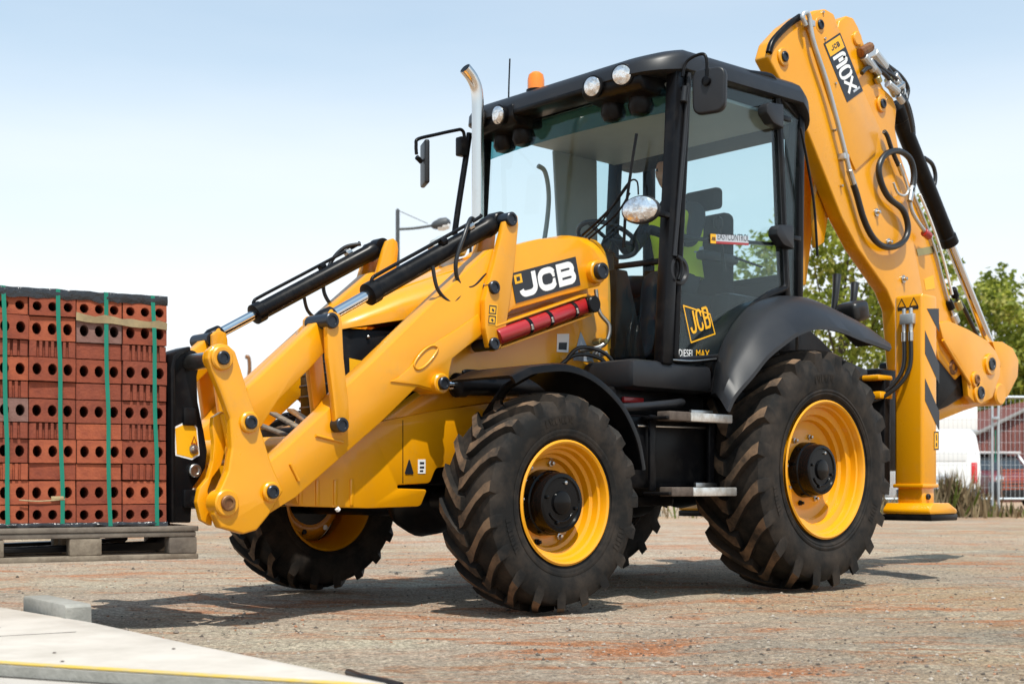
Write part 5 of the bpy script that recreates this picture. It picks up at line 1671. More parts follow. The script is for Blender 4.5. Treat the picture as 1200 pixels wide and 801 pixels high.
for pq, mm in (([(-2.625,0.47,2.114),(-2.676,0.47,2.054)], BLK), ([(-2.689,0.47,2.029),(-2.74,0.47,1.969)], BRASS), ([(-2.561,0.47,2.017),(-2.612,0.47,1.957)], BLK), ([(-2.637,0.47,1.921),(-2.689,0.47,1.86)], GAL)):
    rod('hydraulic_fitting', pq[0], pq[1], 0.03, mm, DP, 10)
tube('dipper_hose', [(-2.668,0.46,2.074),(-2.798,0.46,2.001),(-2.93,0.46,1.881),(-3.037,0.46,1.777)], 0.016, HOSE, DP, 8)
tube('dipper_hose', [(-2.574,0.47,2.018),(-2.65,0.47,1.896),(-2.779,0.47,1.802)], 0.014, HOSE, DP, 8)
prism('dipper_band', [(-2.119,2.352),(-2.411,2.419),(-2.435,2.371),(-2.143,2.304)], 0.4605, 0.464, BRASS, DP, 0)
prism('dipper_sticker', [(-2.227,2.144),(-2.361,2.19),(-2.386,2.091),(-2.251,2.064)], 0.4605, 0.462, DYEL, DP, 0)
# black hoses / controls behind the near mudguard
for c_, w_, h_ in (((-1.059,0.45,1.935), 0.05, 0.24), ((-1.277,0.45,1.921), 0.05, 0.20)):
    tube('rear_control_lever', [(c_[0], c_[1], c_[2] - h_ * 0.7), (c_[0] - 0.02, c_[1] + 0.01, c_[2]), (c_[0] - 0.05, c_[1], c_[2] + h_ * 0.5)], w_ * 0.5, HOSE, LOADER, 10, radii=lambda t: 0.7 + 0.5 * t)
c_ = (-1.132,0.55,1.816)
box('tool_box', (c_[0] - 0.10, c_[1] - 0.09, c_[2] - 0.09), (c_[0] + 0.08, c_[1] + 0.09, c_[2] + 0.05), HOSE, LOADER, 0.04, Matrix.Rotation(R(14), 3, 'Y'), 4)

# ------------------------------------------------------------------ operator
def skin_body(name, joints, bones, m, parent, root=0, sub=2):
    me = bpy.data.meshes.new(name)
    me.from_pydata([j[0] for j in joints], bones, [])
    o = bpy.data.objects.new(name, me)
    C.objects.link(o)
    me.materials.append(m)
    o.parent = parent
    sk = o.modifiers.new('skin', 'SKIN')
    sk.use_smooth_shade = True
    sv = me.skin_vertices[0].data
    for i, j in enumerate(joints):
        r = j[1]
        sv[i].radius = r if isinstance(r, tuple) else (r, r)
        sv[i].use_root = (i == root)
    ss = o.modifiers.new('sub', 'SUBSURF')
    ss.levels = sub
    ss.render_levels = sub
    return o


PER = empty('person', (0.06, 0.06, 1.82), 'operator in dark clothes and yellow hi-vis vest seated inside the cab', 'person')
J, Bn = [], []


def jt(p, r, prev=None):
    J.append((p, r))
    if prev is not None:
        Bn.append((prev, len(J) - 1))
    return len(J) - 1


pel = jt((0.02, 0, 0.08), (0.16, 0.12))
sp1 = jt((0.02, 0, 0.25), (0.14, 0.11), pel)
sp2 = jt((0.05, 0, 0.42), (0.17, 0.12), sp1)
nk0 = jt((0.08, 0, 0.56), (0.10, 0.08), sp2)
nk = jt((0.10, 0, 0.63), (0.055, 0.055), nk0)
h1 = jt((0.12, 0, 0.70), (0.045, 0.05), nk)
h2 = jt((0.12, 0, 0.77), (0.045, 0.05), h1)
h3 = jt((0.12, 0, 0.82), (0.03, 0.03), h2)
for sd in (1, -1):
    sh = jt((0.07, 0.19 * sd, 0.53), 0.065, nk0)
    el = jt((0.22, 0.26 * sd, 0.30), 0.046, sh)
    wr = jt((0.42, 0.17 * sd, 0.35), 0.032, el)
    hd = jt((0.485, 0.15 * sd, 0.365), (0.024, 0.038), wr)
    for k in range(4):
        a = jt((0.525, (0.15 + 0.022 * (k - 1.5)) * sd, 0.372 - 0.004 * k), 0.010, hd)
        b = jt((0.545, (0.15 + 0.022 * (k - 1.5)) * sd, 0.350 - 0.004 * k), 0.009, a)
        jt((0.535, (0.15 + 0.022 * (k - 1.5)) * sd, 0.330 - 0.002 * abs(k - 1)), 0.008, b)
    th = jt((0.475, 0.115 * sd, 0.36), 0.011, hd)
    jt((0.505, 0.10 * sd, 0.345), 0.009, th)
    hp = jt((0.10, 0.10 * sd, 0.06), 0.095, pel)
    kn = jt((0.48, 0.15 * sd, 0.06), 0.066, hp)
    an = jt((0.52, 0.15 * sd, -0.38), 0.045, kn)
    jt((0.66, 0.16 * sd, -0.44), (0.04, 0.035), an)
skin_body('person_body', J, Bn, CLOTH, PER)
# head with face, hair, vest
v, f = [], []
nu, nv = 18, 14
for i in range(nv + 1):
    ph = math.pi * i / nv
    for k in range(nu):
        t = 2 * math.pi * k / nu
        x, y, z = math.sin(ph) * math.cos(t), math.sin(ph) * math.sin(t), math.cos(ph)
        px, py, pz = 0.125 + 0.102 * x, 0.080 * y, 0.79 + 0.122 * z
        if x > 0.5 and abs(y) < 0.28 and -0.45 < z < 0.2:
            px += 0.022 * (1 - abs(y) / 0.28) * (1 if z < 0 else 0.5)       # nose
        if x > 0.5 and 0.25 < abs(y) < 0.6 and 0.0 < z < 0.3:
            px -= 0.012                                                     # eye sockets
        if x > 0.4 and -0.75 < z < -0.55 and abs(y) < 0.5:
            px += 0.008                                                     # mouth and chin
        if z < -0.3:
            py *= 0.86
        v.append((px, py, pz))
for i in range(nv):
    for k in range(nu):
        f.append((i * nu + k, i * nu + (k + 1) % nu, (i + 1) * nu + (k + 1) % nu, (i + 1) * nu + k))
face = pyd('head', v, f, SKIN, PER, angle=80)
for sd in (1, -1):
    lathe('ear', (0.11, 0.074 * sd, 0.785), (0.11, 0.10 * sd, 0.785), [(0, 0.022), (0.014, 0.026), (0.018, 0.015)], SKIN, face, 12)
    lathe('eye', (0.205, 0.032 * sd, 0.802), (0.225, 0.034 * sd, 0.802), [(0, 0.012), (0.006, 0.010), (0.010, 0.004)], HAIR, face, 10)
vh = [(0.12 + (p[0] - 0.12) * 1.07, p[1] * 1.09, 0.80 + (p[2] - 0.80) * 1.06) for p in v]
fh = [q for q in f if all((vh[i][2] > 0.835 or (vh[i][0] < 0.11 and vh[i][2] > 0.73)) for i in q)]
used = sorted({i for q in fh for i in q})
mp = {a: b for b, a in enumerate(used)}
pyd('hair', [vh[i] for i in used], [tuple(mp[i] for i in q) for q in fh], HAIR, PER, angle=80)
rings = [(0.12, 0.175, 0.135), (0.25, 0.165, 0.125), (0.40, 0.19, 0.135), (0.50, 0.205, 0.125), (0.575, 0.15, 0.095)]
v, f = [], []
for z, hy, hx in rings:
    for k in range(20):
        t = 2 * math.pi * k / 20
        v.append((0.03 + (z - 0.1) * 0.09 + hx * math.cos(t), hy * math.sin(t), z))
for i in range(len(rings) - 1):
    for k in range(20):
        f.append((i * 20 + k, i * 20 + (k + 1) % 20, (i + 1) * 20 + (k + 1) % 20, (i + 1) * 20 + k))
vest = pyd('vest', v, f, HVIS, PER, angle=80)
lathe('reflective_band', (0.045, 0, 0.27), (0.045, 0, 0.5), [(0, 0.172), (0.05, 0.172)], GREYD, vest, 20).scale = (0.78, 1, 1)

# ------------------------------------------------------------------ brick pack on its pallet
YAW = R(-15)
cor = (3.9,0.398,0.455)
PK = empty('brick_pack', cor, 'strapped pack of red perforated bricks on the wooden pallet', 'brick pack', rz=YAW)
# local axes: +x to picture left along the face, -y into the pack, face at y = 0


def hole_brick_mesh(w, h, d, holes=3, name='brick_holes'):
    """front face with round holes sunk into it"""
    bm = bmesh.new()
    n = 12
    g = 0.004
    rows = []
    cell = w / holes
    fr = []
    for i in range(holes):
        cx = cell * (i + 0.5)
        r = 0.0185
        x0, x1 = cell * i, cell * (i + 1)
        ring = [bm.verts.new((cx + r * math.cos(2 * math.pi * k / n + math.pi / n), 0, h / 2 + min(0.0245, h * 0.26) * math.sin(2 * math.pi * k / n + math.pi / n))) for k in range(n)]
        deep = [bm.verts.new((v.co.x, -0.16, v.co.z)) for v in ring]
        outer = []
        for k in range(n):
            a = 2 * math.pi * k / n + math.pi / n
            ca, sa = math.cos(a), math.sin(a)
            m_ = max(abs(ca), abs(sa))
            outer.append(bm.verts.new((cx + (x1 - x0) / 2 * ca / m_, 0, h / 2 + h / 2 * sa / m_)))
        for k in range(n):
            j = (k + 1) % n
            bm.faces.new((outer[k], outer[j], ring[j], ring[k]))
            fc = bm.faces.new((ring[k], ring[j], deep[j], deep[k]))
        bm.faces.new(deep)
    bmesh.ops.remove_doubles(bm, verts=bm.verts, dist=0.0005)
    # body behind
    b = [bm.verts.new(p) for p in ((0, 0, 0), (w, 0, 0), (w, 0, h), (0, 0, h), (0, -d, 0), (w, -d, 0), (w, -d, h), (0, -d, h))]
    for q in ((0, 1, 5, 4), (1, 2, 6, 5), (2, 3, 7, 6), (3, 0, 4, 7), (4, 5, 6, 7)):
        bm.faces.new([b[i] for i in q])
    bmesh.ops.recalc_face_normals(bm, faces=bm.faces)
    me = bpy.data.meshes.new(name)
    bm.to_mesh(me)
    bm.free()
    return me


def groove_brick_mesh(w, h, d, grooves, name='brick_plain'):
    pts = [(0.003, -0.0015), (0.0, -0.004), (0.0, -d), (w, -d), (w, -0.004), (w - 0.003, -0.0015)]
    top = []
    if grooves:
        xs = [w * (0.12 + 0.76 * (k + 0.5) / grooves) for k in range(grooves)]
        for x in reversed(xs):
            top += [(x + 0.006, 0), (x + 0.005, -0.014), (x - 0.005, -0.014), (x - 0.006, 0)]
    poly = pts + top
    bm = bmesh.new()
    a = [bm.verts.new((x, y, 0)) for x, y in poly]
    b = [bm.verts.new((x, y, h)) for x, y in poly]
    n = len(poly)
    bm.faces.new(a)
    bm.faces.new(b[::-1])
    for i in range(n):
        bm.faces.new((a[i], b[i], b[(i + 1) % n], a[(i + 1) % n]))
    bmesh.ops.recalc_face_normals(bm, faces=bm.faces)
    me = bpy.data.meshes.new(name)
    bm.to_mesh(me)
    bm.free()
    return me


PW = 0.188
rows = [('H', 0.086), ('H', 0.100), ('S', 0.070), ('H', 0.100), ('S', 0.068), ('H', 0.099), ('S', 0.070), ('H', 0.100), ('S', 0.068), ('H', 0.102), ('H', 0.080)]
rnd = random.Random(5)
z = 0.0
meshes = {}
for ri, (kind, h) in enumerate(rows):
    bh = h - 0.0045
    for ci in range(6):
        if kind == 'H':
            key = ('H', bh)
            if key not in meshes:
                meshes[key] = hole_brick_mesh(PW - 0.0045, bh, 0.20)
        else:
            g = [6, 0, 0, 5, 6, 0][(ci * 5 + ri * 7 + (ri // 2)) % 6]
            key = ('S', bh, g)
            if key not in meshes:
                meshes[key] = groove_brick_mesh(PW - 0.0045, bh, 0.20, g)
        o = bpy.data.objects.new('brick', meshes[key])
        C.objects.link(o)
        o.parent = PK
        o.location = (ci * PW + rnd.uniform(-0.0015, 0.0015), rnd.uniform(-0.010, 0.004), z)
        o.rotation_euler = (0, rnd.uniform(-0.010, 0.010), rnd.uniform(-0.022, 0.022))
        if not o.data.materials:
            o.data.materials.append(BRK[0])
        o.material_slots[0].link = 'OBJECT'
        mi = rnd.choice((0, 0, 1, 1, 2, 2))
        if (ri, ci) in ((9, 1), (5, 3)):
            mi = 3
        o.material_slots[0].material = BRK[mi]
        # the row behind
        key = ('B', bh)
        if key not in meshes:
            meshes[key] = groove_brick_mesh(PW - 0.0003, h - 0.0003, 0.20, 0)
            meshes[key].materials.append(BRK[1])
        o2 = bpy.data.objects.new('brick', meshes[key])
        C.objects.link(o2)
        o2.parent = PK
        o2.location = (ci * PW, -0.205, z)
    z += h
PT = z
# straps, film, card
for u in (0.058, 0.256, 0.447, 0.660, 0.90):
    bm = bmesh.new()
    pr = None
    N = 14
    for i in range(N + 1):
        zz = -0.008 + (PT + 0.038) * i / N
        yo_ = 0.009 + 0.002 * math.sin(i * 1.7 + u * 9)
        xx = u + 0.018 * (1 - i / N) * -1 + 0.002 * math.sin(i * 0.9 + u * 20)
        cur = [bm.verts.new((xx - 0.0085, yo_, zz)), bm.verts.new((xx + 0.0085, yo_, zz)), bm.verts.new((xx + 0.0085, yo_ - 0.002, zz)), bm.verts.new((xx - 0.0085, yo_ - 0.002, zz))]
        if pr:
            for k in range(4):
                bm.faces.new((pr[k], pr[(k + 1) % 4], cur[(k + 1) % 4], cur[k]))
        pr = cur
    # over the top
    cur = [bm.verts.new((u - 0.0085, -0.42, PT + 0.032)), bm.verts.new((u + 0.0085, -0.42, PT + 0.032)), bm.verts.new((u + 0.0085, -0.42, PT + 0.030)), bm.verts.new((u - 0.0085, -0.42, PT + 0.030))]
    for k in range(4):
        bm.faces.new((pr[k], pr[(k + 1) % 4], cur[(k + 1) % 4], cur[k]))
    from_bm('strap', bm, STRAP, PK)


def film(name, z0, z1, ov):
    v, f = [], []
    n = 60
    for i in range(n + 1):
        x = -0.004 + (6 * PW + 0.008) * i / n
        w1 = noise.noise(Vector((x * 9, z0 * 7, 0)))
        w2 = noise.noise(Vector((x * 23, z0 * 3, 4)))
        for (y, zz) in ((-0.41, z1 + 0.006 * w1), (-0.02, z1 + 0.008 * w1), (0.005, z1 + 0.004 * w2), (0.010 + 0.006 * w2, (z0 + z1) / 2 + 0.004 * w1), (0.007 + 0.005 * w1, z0 + 0.012 * w2 * ov)):
            v.append((x, y, zz))
    for i in range(n):
        for k in range(4):
            f.append((i * 5 + k, i * 5 + k + 1, (i + 1) * 5 + k + 1, (i + 1) * 5 + k))
    return pyd(name, v, f, FILM, PK, angle=60)


film('film_cover', PT - 0.010, PT + 0.030, 1.0)
film('film_sheet', -0.010, 0.008, 0.5)
bm = bmesh.new()
N = 10
pr = None
for i in range(N + 1):
    x = 0.0 + 0.375 * i / N
    zz = PT - 0.115 + 0.02 * i / N + 0.003 * math.sin(i * 1.3)
    hh = 0.030 + 0.005 * math.sin(i * 2.1)
    cur = [bm.verts.new((x, 0.010, zz)), bm.verts.new((x, 0.014 + 0.003 * math.sin(i), zz + hh)), bm.verts.new((x, 0.006, zz + hh)), bm.verts.new((x, 0.004, zz))]
    if pr:
        for k in range(4):
            bm.faces.new((pr[k], pr[(k + 1) % 4], cur[(k + 1) % 4], cur[k]))
    pr = cur
from_bm('card_strip', bm, TAPE, PK)
box('card_strip', (0.425, 0.003, 0.103), (0.475, 0.012, 0.118), TAPE, PK, 0.002)
tube('loose_cord', [(0.42, 0.008, 0.105), (0.52, 0.010, 0.098), (0.60, 0.008, 0.103)], 0.003, TAPE, PK, 6)

PL = empty('pallet', cor, 'weathered wooden pallet under the brick pack, raised on the forks', 'pallet', rz=YAW)
rnd = random.Random(3)
for k in range(4):
    y1 = 0.035 - k * 0.13
    box('deck_plank', (-0.125 + rnd.uniform(-.01, .01), y1 - 0.115, -0.034), (1.22, y1, -0.012), WOOD if k else WOODD, PL, 0.004)
for k in range(3):
    y1 = 0.030 - k * 0.20
    box('stringer_plank', (-0.12, y1 - 0.09, -0.057), (1.20, y1, -0.0345), WOODD, PL, 0.004)
    for u0, u1 in ((-0.125, -0.005), (0.275, 0.405), (0.66, 0.79), (1.05, 1.17)):
        box('block', (u0, y1 - 0.09, -0.130), (u1, y1 - 0.002, -0.0575), WOOD if (u0 > 0) else WOODD, PL, 0.006)
    box('bottom_plank', (-0.13, y1 - 0.095, -0.153), (1.20, y1 + 0.004, -0.1305), WOODD if k else WOOD, PL, 0.004)

# ------------------------------------------------------------------ foreground slab
def sheet(name, pts, z0, z1, m, bev=0.004):
    return prism(name, pts, z0, z1, m, None, bev, 0, 2, 'Z')


tag(sheet('platform_slab', [(4.53, -2.5), (4.525, 1.0), (4.60, 1.9), (4.655, 2.93), (4.70, 3.03), (5.235, 1.906), (6.30, -0.45), (6.30, -2.5)], 0.0, 0.12, CONC, 0.008),
    'pale concrete platform slab in the lower left corner', 'slab', kind='structure')
SLABO = bpy.data.objects['platform_slab']
ln = prism('edge_line', [(4.703, 3.020), (5.230, 1.912), (6.29, -0.43), (6.255, -0.445), (5.195, 1.898), (4.690, 2.955)], 0.1205, 0.1235, YLINE, SLABO, 0, axis='Z')
prism('edge_strip', [(4.705, 3.034), (5.240, 1.908), (6.305, -0.448), (6.309, -0.446), (5.244, 1.910), (4.709, 3.036)], 0.089, 0.1185, CONCG, SLABO, 0, axis='Z')
prism('slab_joint', [(4.947, 1.235), (4.953, 1.235), (4.715, 1.286), (4.713, 1.280)], 0.1203, 0.1212, BLK, SLABO, 0, axis='Z')
prism('slab_joint', [(5.20, 1.180), (5.20, 1.187), (4.95, 1.240), (4.95, 1.232)], 0.1203, 0.1212, BLK, SLABO, 0, axis='Z')
tag(sheet('lower_pavement', [(4.73, 3.02), (5.25, 1.93), (6.40, -0.45), (9.0, -0.45), (9.0, 3.4), (4.73, 3.4)], 0.0, 0.088, CONC, 0.004),
    'lower pale pavement below the yellow line', 'pavement', kind='structure')
for i in range(14):
    x, y = rnd.uniform(4.7, 5.3), rnd.uniform(0.6, 2.2)
    if (x - 5.235) * 1.12 + (y - 1.906) * 0.535 > -0.08:
        continue
    lathe('grit', (x, y, 0.119), (x, y, 0.14), [(0, 0.004), (0.003, 0.006), (0.005, 0.002)], MATS['stone_4'], SLABO, 6)
kb = prism('kerb_block', [(-0.275, 0), (0.275, 0), (0.272, 0.084), (0.262, 0.096), (-0.264, 0.094), (-0.275, 0.086)], -0.05, 0.05, CONCG, None, 0.006)
tag(kb, 'short grey kerb stone lying at the far edge of the slab', 'kerb stone')
kb.location = (4.46, 0.555, 0.075)
kb.rotation_euler = (0, 0, R(83))
sp_ = prism('kerb_support', [(-0.25, 0), (0.25, 0), (0.25, 0.08), (-0.25, 0.08)], -0.04, 0.04, CONCG, kb, 0.004)
sp_.location = (0, 0, -0.0805)
tag(tube('rubber_strip', [(4.147,2.062,0.01), (4.191,2.2,0.012), (4.188,2.285,0.01), (4.205,2.414,0.01)], 0.012, HOSE), 'short black rubber strip on the gravel by the slab tip', 'rubber strip')

# ------------------------------------------------------------------ background
FOL = [mat('leaf_%d' % i, c, 0.55, spec=0.3) for i, c in enumerate([(0.20, 0.235, 0.035), (0.31, 0.33, 0.06), (0.12, 0.15, 0.03), (0.40, 0.38, 0.11)])]
for m_ in FOL:
    n_, l_ = m_.node_tree.nodes, m_.node_tree.links
    b_ = n_['Principled BSDF']
    tr_ = n_.new('ShaderNodeBsdfTranslucent')
    c_ = b_.inputs['Base Color'].default_value
    tr_.inputs[0].default_value = (min(c_[0] * 1.5, 1), min(c_[1] * 1.5, 1), c_[2], 1)
    mx_ = n_.new('ShaderNodeMixShader')
    mx_.inputs[0].default_value = 0.45
    l_.new(b_.outputs[0], mx_.inputs[1])
    l_.new(tr_.outputs[0], mx_.inputs[2])
    l_.new(mx_.outputs[0], n_['Material Output'].inputs[0])
BARK = mat('bark', (0.11, 0.085, 0.06), 0.9, col2=(0.06, 0.045, 0.032), scale=9, bump=0.8, bscale=20, dist=0.02)


def tree(name, base, h, crown_c, crown_r, nclump, leaf, seed, label, per=42, clr=0.55, trunk_r=0.14):
    rnd = random.Random(seed)
    T = empty(name, base, label, 'tree', 'trees behind the fence')
    top = Vector(crown_c)
    tube('trunk', [(0, 0, 0), (0.08, 0.05, h * 0.25), (top.x * 0.5, top.y * 0.5, h * 0.5), (top.x, top.y, top.z)], trunk_r, BARK, T, 9, radii=lambda t: 1 - 0.75 * t)
    v, f, mi = [], [], []
    cl = []
    while len(cl) < nclump:
        p = Vector((rnd.uniform(-1, 1), rnd.uniform(-1, 1), rnd.uniform(-1, 1)))
        L = p.length
        if L > 1 or L < 0.25 or rnd.random() > 0.35 + 0.65 * L:
            continue
        c = Vector((top.x + p.x * crown_r[0], top.y + p.y * crown_r[1], top.z + p.z * crown_r[2]))
        if noise.noise(c * 0.7 + Vector((seed, 0, 0))) < -0.12:
            continue
        cl.append(c)
    # limbs to some of the clumps
    for i, c in enumerate(cl[::max(1, nclump // 16)]):
        st = Vector((top.x * 0.5, top.y * 0.5, h * 0.45)).lerp(top, rnd.random() * 0.8)
        mid = st.lerp(c, 0.55) + Vector((0, 0, -0.1 * (c - st).length * 0.5))
        tube('limb', [st, mid, c], trunk_r * 0.28, BARK, T, 6, 4, radii=lambda t: 1 - 0.8 * t)
    for c in cl:
        cr = clr * rnd.uniform(0.6, 1.25)
        tone = rnd.choice((0, 0, 1, 1, 2, 3))
        for k in range(per):
            d = Vector((rnd.gauss(0, 1), rnd.gauss(0, 1), rnd.gauss(0, 0.75)))
            d = d.normalized() * cr * (rnd.random() ** 0.5)
            q = c + d
            ax = Vector((rnd.gauss(0, 1), rnd.gauss(0, 1), rnd.gauss(-0.5, 0.7))).normalized()
            sd = ax.cross(Vector((rnd.gauss(0, 1), rnd.gauss(0, 1), rnd.gauss(0, 1)))).normalized()
            L, w = leaf * rnd.uniform(0.7, 1.3), leaf * 0.32 * rnd.uniform(0.7, 1.3)
            up = ax.cross(sd) * (w * 0.25)
            b0 = len(v)
            v += [q, q + ax * L * 0.5 + sd * w + up, q + ax * L, q + ax * L * 0.5 - sd * w + up]
            f.append((b0, b0 + 1, b0 + 2, b0 + 3))
            mi.append(tone if rnd.random() < 0.7 else rnd.choice((0, 1, 2)))
    me = bpy.data.meshes.new('crown')
    me.from_pydata(v, [], f)
    o = link('crown', me, FOL, T, smooth=False)
    me.polygons.foreach_set('material_index', mi)
    return T


def at_d(d, px):
    """ground point at depth d behind the picture column px (metres in scene axes)"""
    r = (px - 600) / 1560 * d
    t = R(HEAD)
    return ((1.101 - r) * math.cos(t) + (8.666 - d) * math.sin(t), -(1.101 - r) * math.sin(t) + (8.666 - d) * math.cos(t), 0.0)


RA = Vector((-math.cos(R(HEAD)), math.sin(R(HEAD)), 0))     # picture right
DA = Vector((-math.sin(R(HEAD)), -math.cos(R(HEAD)), 0))    # away from the viewpoint
tree('loose_tree', at_d(33, 985), 7.0, (0.0, 0.0, 5.9), (2.6, 2.6, 2.7), 190, 0.19, 4, 'loose airy green tree seen behind the boom and through the cab glass', 46, 0.5)
tree('bushy_tree', at_d(62, 1172), 9.0, (0.0, 0.0, 6.8), (3.4, 3.4, 4.2), 230, 0.32, 9, 'bushy light green tree at the fence beyond the stabiliser', 50, 0.85)
tree('dense_tree', at_d(70, 1235), 10.0, (0.0, 0.0, 5.4), (4.0, 4.0, 5.0), 200, 0.36, 14, 'darker tree partly cut off at the picture edge above the brown shed', 46, 1.0)

# site fence panels
WIRE = mat('fence_wire', (0.50, 0.52, 0.53), 0.5, 0.3)


def fence_panel(d0, px0, d1, px1, label):
    a, b = Vector(at_d(d0, px0)), Vector(at_d(d1, px1))
    F = empty('fence_panel', a, label, 'fence panel', 'site fence panels')
    e = (b - a)
    L = e.length
    e.normalize()
    z0, z1 = 0.36, 2.42
    P = lambda u, z_: e * u + Vector((0, 0, z_))
    tube('panel_frame', [P(0.03, 0.08), P(0.03, z1 - 0.25), P(0.07, z1 - 0.10), P(0.2, z1), P(0.35, z1), P(L - 0.35, z1), P(L - 0.2, z1), P(L - 0.07, z1 - 0.10), P(L - 0.03, z1 - 0.25), P(L - 0.03, 0.08)], 0.028, GAL, F, 8, 4)
    rod('bottom_rail', P(0.03, z0), P(L - 0.03, z0), 0.026, GAL, F, 8)
    bm = bmesh.new()

    def wire(p, q, r):
        p, q = Vector(p), Vector(q)
        dd = (q - p).normalized()
        s1, s2 = frame_of(dd)
        A = [bm.verts.new(p + (s1 * math.cos(t) + s2 * math.sin(t)) * r) for t in (0, 2.1, 4.2)]
        B = [bm.verts.new(q + (s1 * math.cos(t) + s2 * math.sin(t)) * r) for t in (0, 2.1, 4.2)]
        for k in range(3):
            bm.faces.new((A[k], A[(k + 1) % 3], B[(k + 1) % 3], B[k]))
    n = int(L / 0.09)
    for i in range(1, n):
        wire(P(L * i / n, z0), P(L * i / n, z1 - 0.02), 0.0035)
    for i in range(1, 9):
        wire(P(0.03, z0 + (z1 - z0) * i / 9), P(L - 0.03, z0 + (z1 - z0) * i / 9), 0.0035)
    w = from_bm('wire_mesh', bm, WIRE, F)
    w['kind'] = 'stuff'
    for u in (0.03, L - 0.03):
        c = P(u, 0)
        box('concrete_foot', (c.x - 0.14, c.y - 0.14, 0.0), (c.x + 0.14, c.y + 0.14, 0.11), CONCG, F, 0.02)
    return F


fence_panel(27, 762, 27, 962.5, 'fence panel hidden mostly behind the rear wheel and cab')
fence_panel(27, 963.5, 27, 1164.5, 'galvanised mesh fence panel just beyond the stabiliser leg')
FP = fence_panel(27, 1168.5, 27, 1369, 'galvanised mesh fence panel in front of the brown shed, cut by the picture edge')
c = Vector(at_d(26.95, 1166.5)) - Vector(at_d(27, 1168.5))
box('panel_clip', (c.x - 0.06, c.y - 0.06, 1.96), (c.x + 0.06, c.y + 0.06, 2.02), GAL, FP, 0.01)
for k in range(1):
    rod('green_tie', (c.x, c.y, 1.1), (c.x, c.y, 1.75), 0.012, STRAP, FP, 6)


def oriented(name, center, rz, label, cat, group=None):
    return empty(name, center, label, cat, group, rz)


# rz so that local +x is picture right and local -y faces the viewpoint
RZ = math.atan2(RA.y, RA.x)
VANW = mat('vehicle_white', (0.80, 0.80, 0.79), 0.25, coat=0.5)
CARD = mat('vehicle_dark', (0.02, 0.022, 0.028), 0.3, coat=0.5)
CARR = mat('vehicle_red', (0.13, 0.010, 0.013), 0.3, coat=0.5)
VGL = mat('vehicle_glass', (0.03, 0.035, 0.04), 0.06, coat=0.6)
TAIL = mat('tail_lamp_red', (0.55, 0.012, 0.012), 0.2, coat=0.6)


def veh_wheel(x, y, r, w, parent):
    e = lathe('wheel', (x, y - w / 2, r), (x, y + w / 2, r), [(0, r * 0.6), (0.01, r * 0.93), (0.05, r), (w - 0.05, r), (w - 0.01, r * 0.93), (w, r * 0.6)], RUB, parent, 22)
    lathe('wheel_rim', (x, y - w / 2 - 0.004, r), (x, y, r), [(0, r * 0.6), (0.02, r * 0.5), (0.03, r * 0.2), (0.03, 0.01)], GAL, e, 18)


# white van, rear end towards the viewpoint
V = oriented('parked_van', at_d(30, 1100), RZ, 'white van parked beyond the fence, rear end towards us', 'van')
prof = [(-0.95, 0.35), (0.92, 0.35), (0.97, 0.9), (0.94, 1.35), (0.86, 1.76), (0.74, 1.90), (-0.74, 1.90), (-0.86, 1.76), (-0.97, 1.35), (-0.98, 0.9)]
prism('body', prof, 0.0, 4.2, VANW, V, 0.05, 0.06, 3)
box('rear_window', (-0.62, -0.012, 1.18), (0.62, 0.02, 1.66), VANW, V, 0.01)
box('rear_bumper', (-0.95, -0.10, 0.36), (0.93, 0.06, 0.56), PLA, V, 0.03)
for s in (-1, 1):
    box('tail_lamp', (0.80 * s - 0.07, -0.02, 0.68), (0.80 * s + 0.07, 0.03, 1.15), TAIL, V, 0.02)
    veh_wheel(0.80 * s, 0.9, 0.33, 0.22, V)
    veh_wheel(0.80 * s, 3.3, 0.33, 0.22, V)
box('number_plate', (-0.26, -0.03, 0.75), (0.26, 0.0, 0.86), GREYD, V, 0.004)
box('side_window', (0.86, 2.6, 1.3), (0.93, 3.6, 1.8), VGL, V, 0.02)
# car facing the viewpoint: red bonnet, pale windscreen frame, dark bumper
K = oriented('parked_car', at_d(35.5, 1150), RZ + R(8), 'red and silver car with dark bumper behind the fence joint', 'car')
cp = [(-2.0, 0.42), (2.05, 0.42), (2.1, 0.72), (1.95, 0.92), (1.0, 1.02), (0.62, 1.42), (-0.75, 1.46), (-1.5, 1.02), (-2.05, 0.95)]
ob = prism('body', cp, -0.82, 0.82, CARR, K, 0.06, 0.06, 3, axis='X')
prism('roof', [(0.60, 1.42), (-0.76, 1.465), (-0.78, 1.52), (0.50, 1.49)], -0.70, 0.70, VANW, K, 0.03, 0.02, 2, axis='X')
pyd('windscreen', [(-0.70, -1.02, 1.03), (0.70, -1.02, 1.03), (0.62, -0.66, 1.40), (-0.62, -0.66, 1.40)], [(0, 1, 2, 3)], VGL, K)
for s in (-1, 1):
    sweep_rect('windscreen_post', [(0.76 * s, 1.04 - 2.1, 1.03), (0.68 * s, 0.62 - 1.24, 1.45)], 0.06, 0.05, VANW, K, (1, 0, 0))
    veh_wheel(0.76 * s, -1.30, 0.32, 0.22, K)
    veh_wheel(0.76 * s, 1.30, 0.32, 0.22, K)
    lathe('headlamp', (0.58 * s, -2.02, 0.78), (0.58 * s, -2.16, 0.78), [(0, 0.12), (0.06, 0.12), (0.09, 0.06), (0.09, 0.01)], LENS, K, 16)
box('front_bumper', (-0.86, -2.20, 0.28), (0.86, -1.95, 0.74), PLA, K, 0.06)
for vv in ob.data.vertices:
    vv.co.y = -vv.co.y
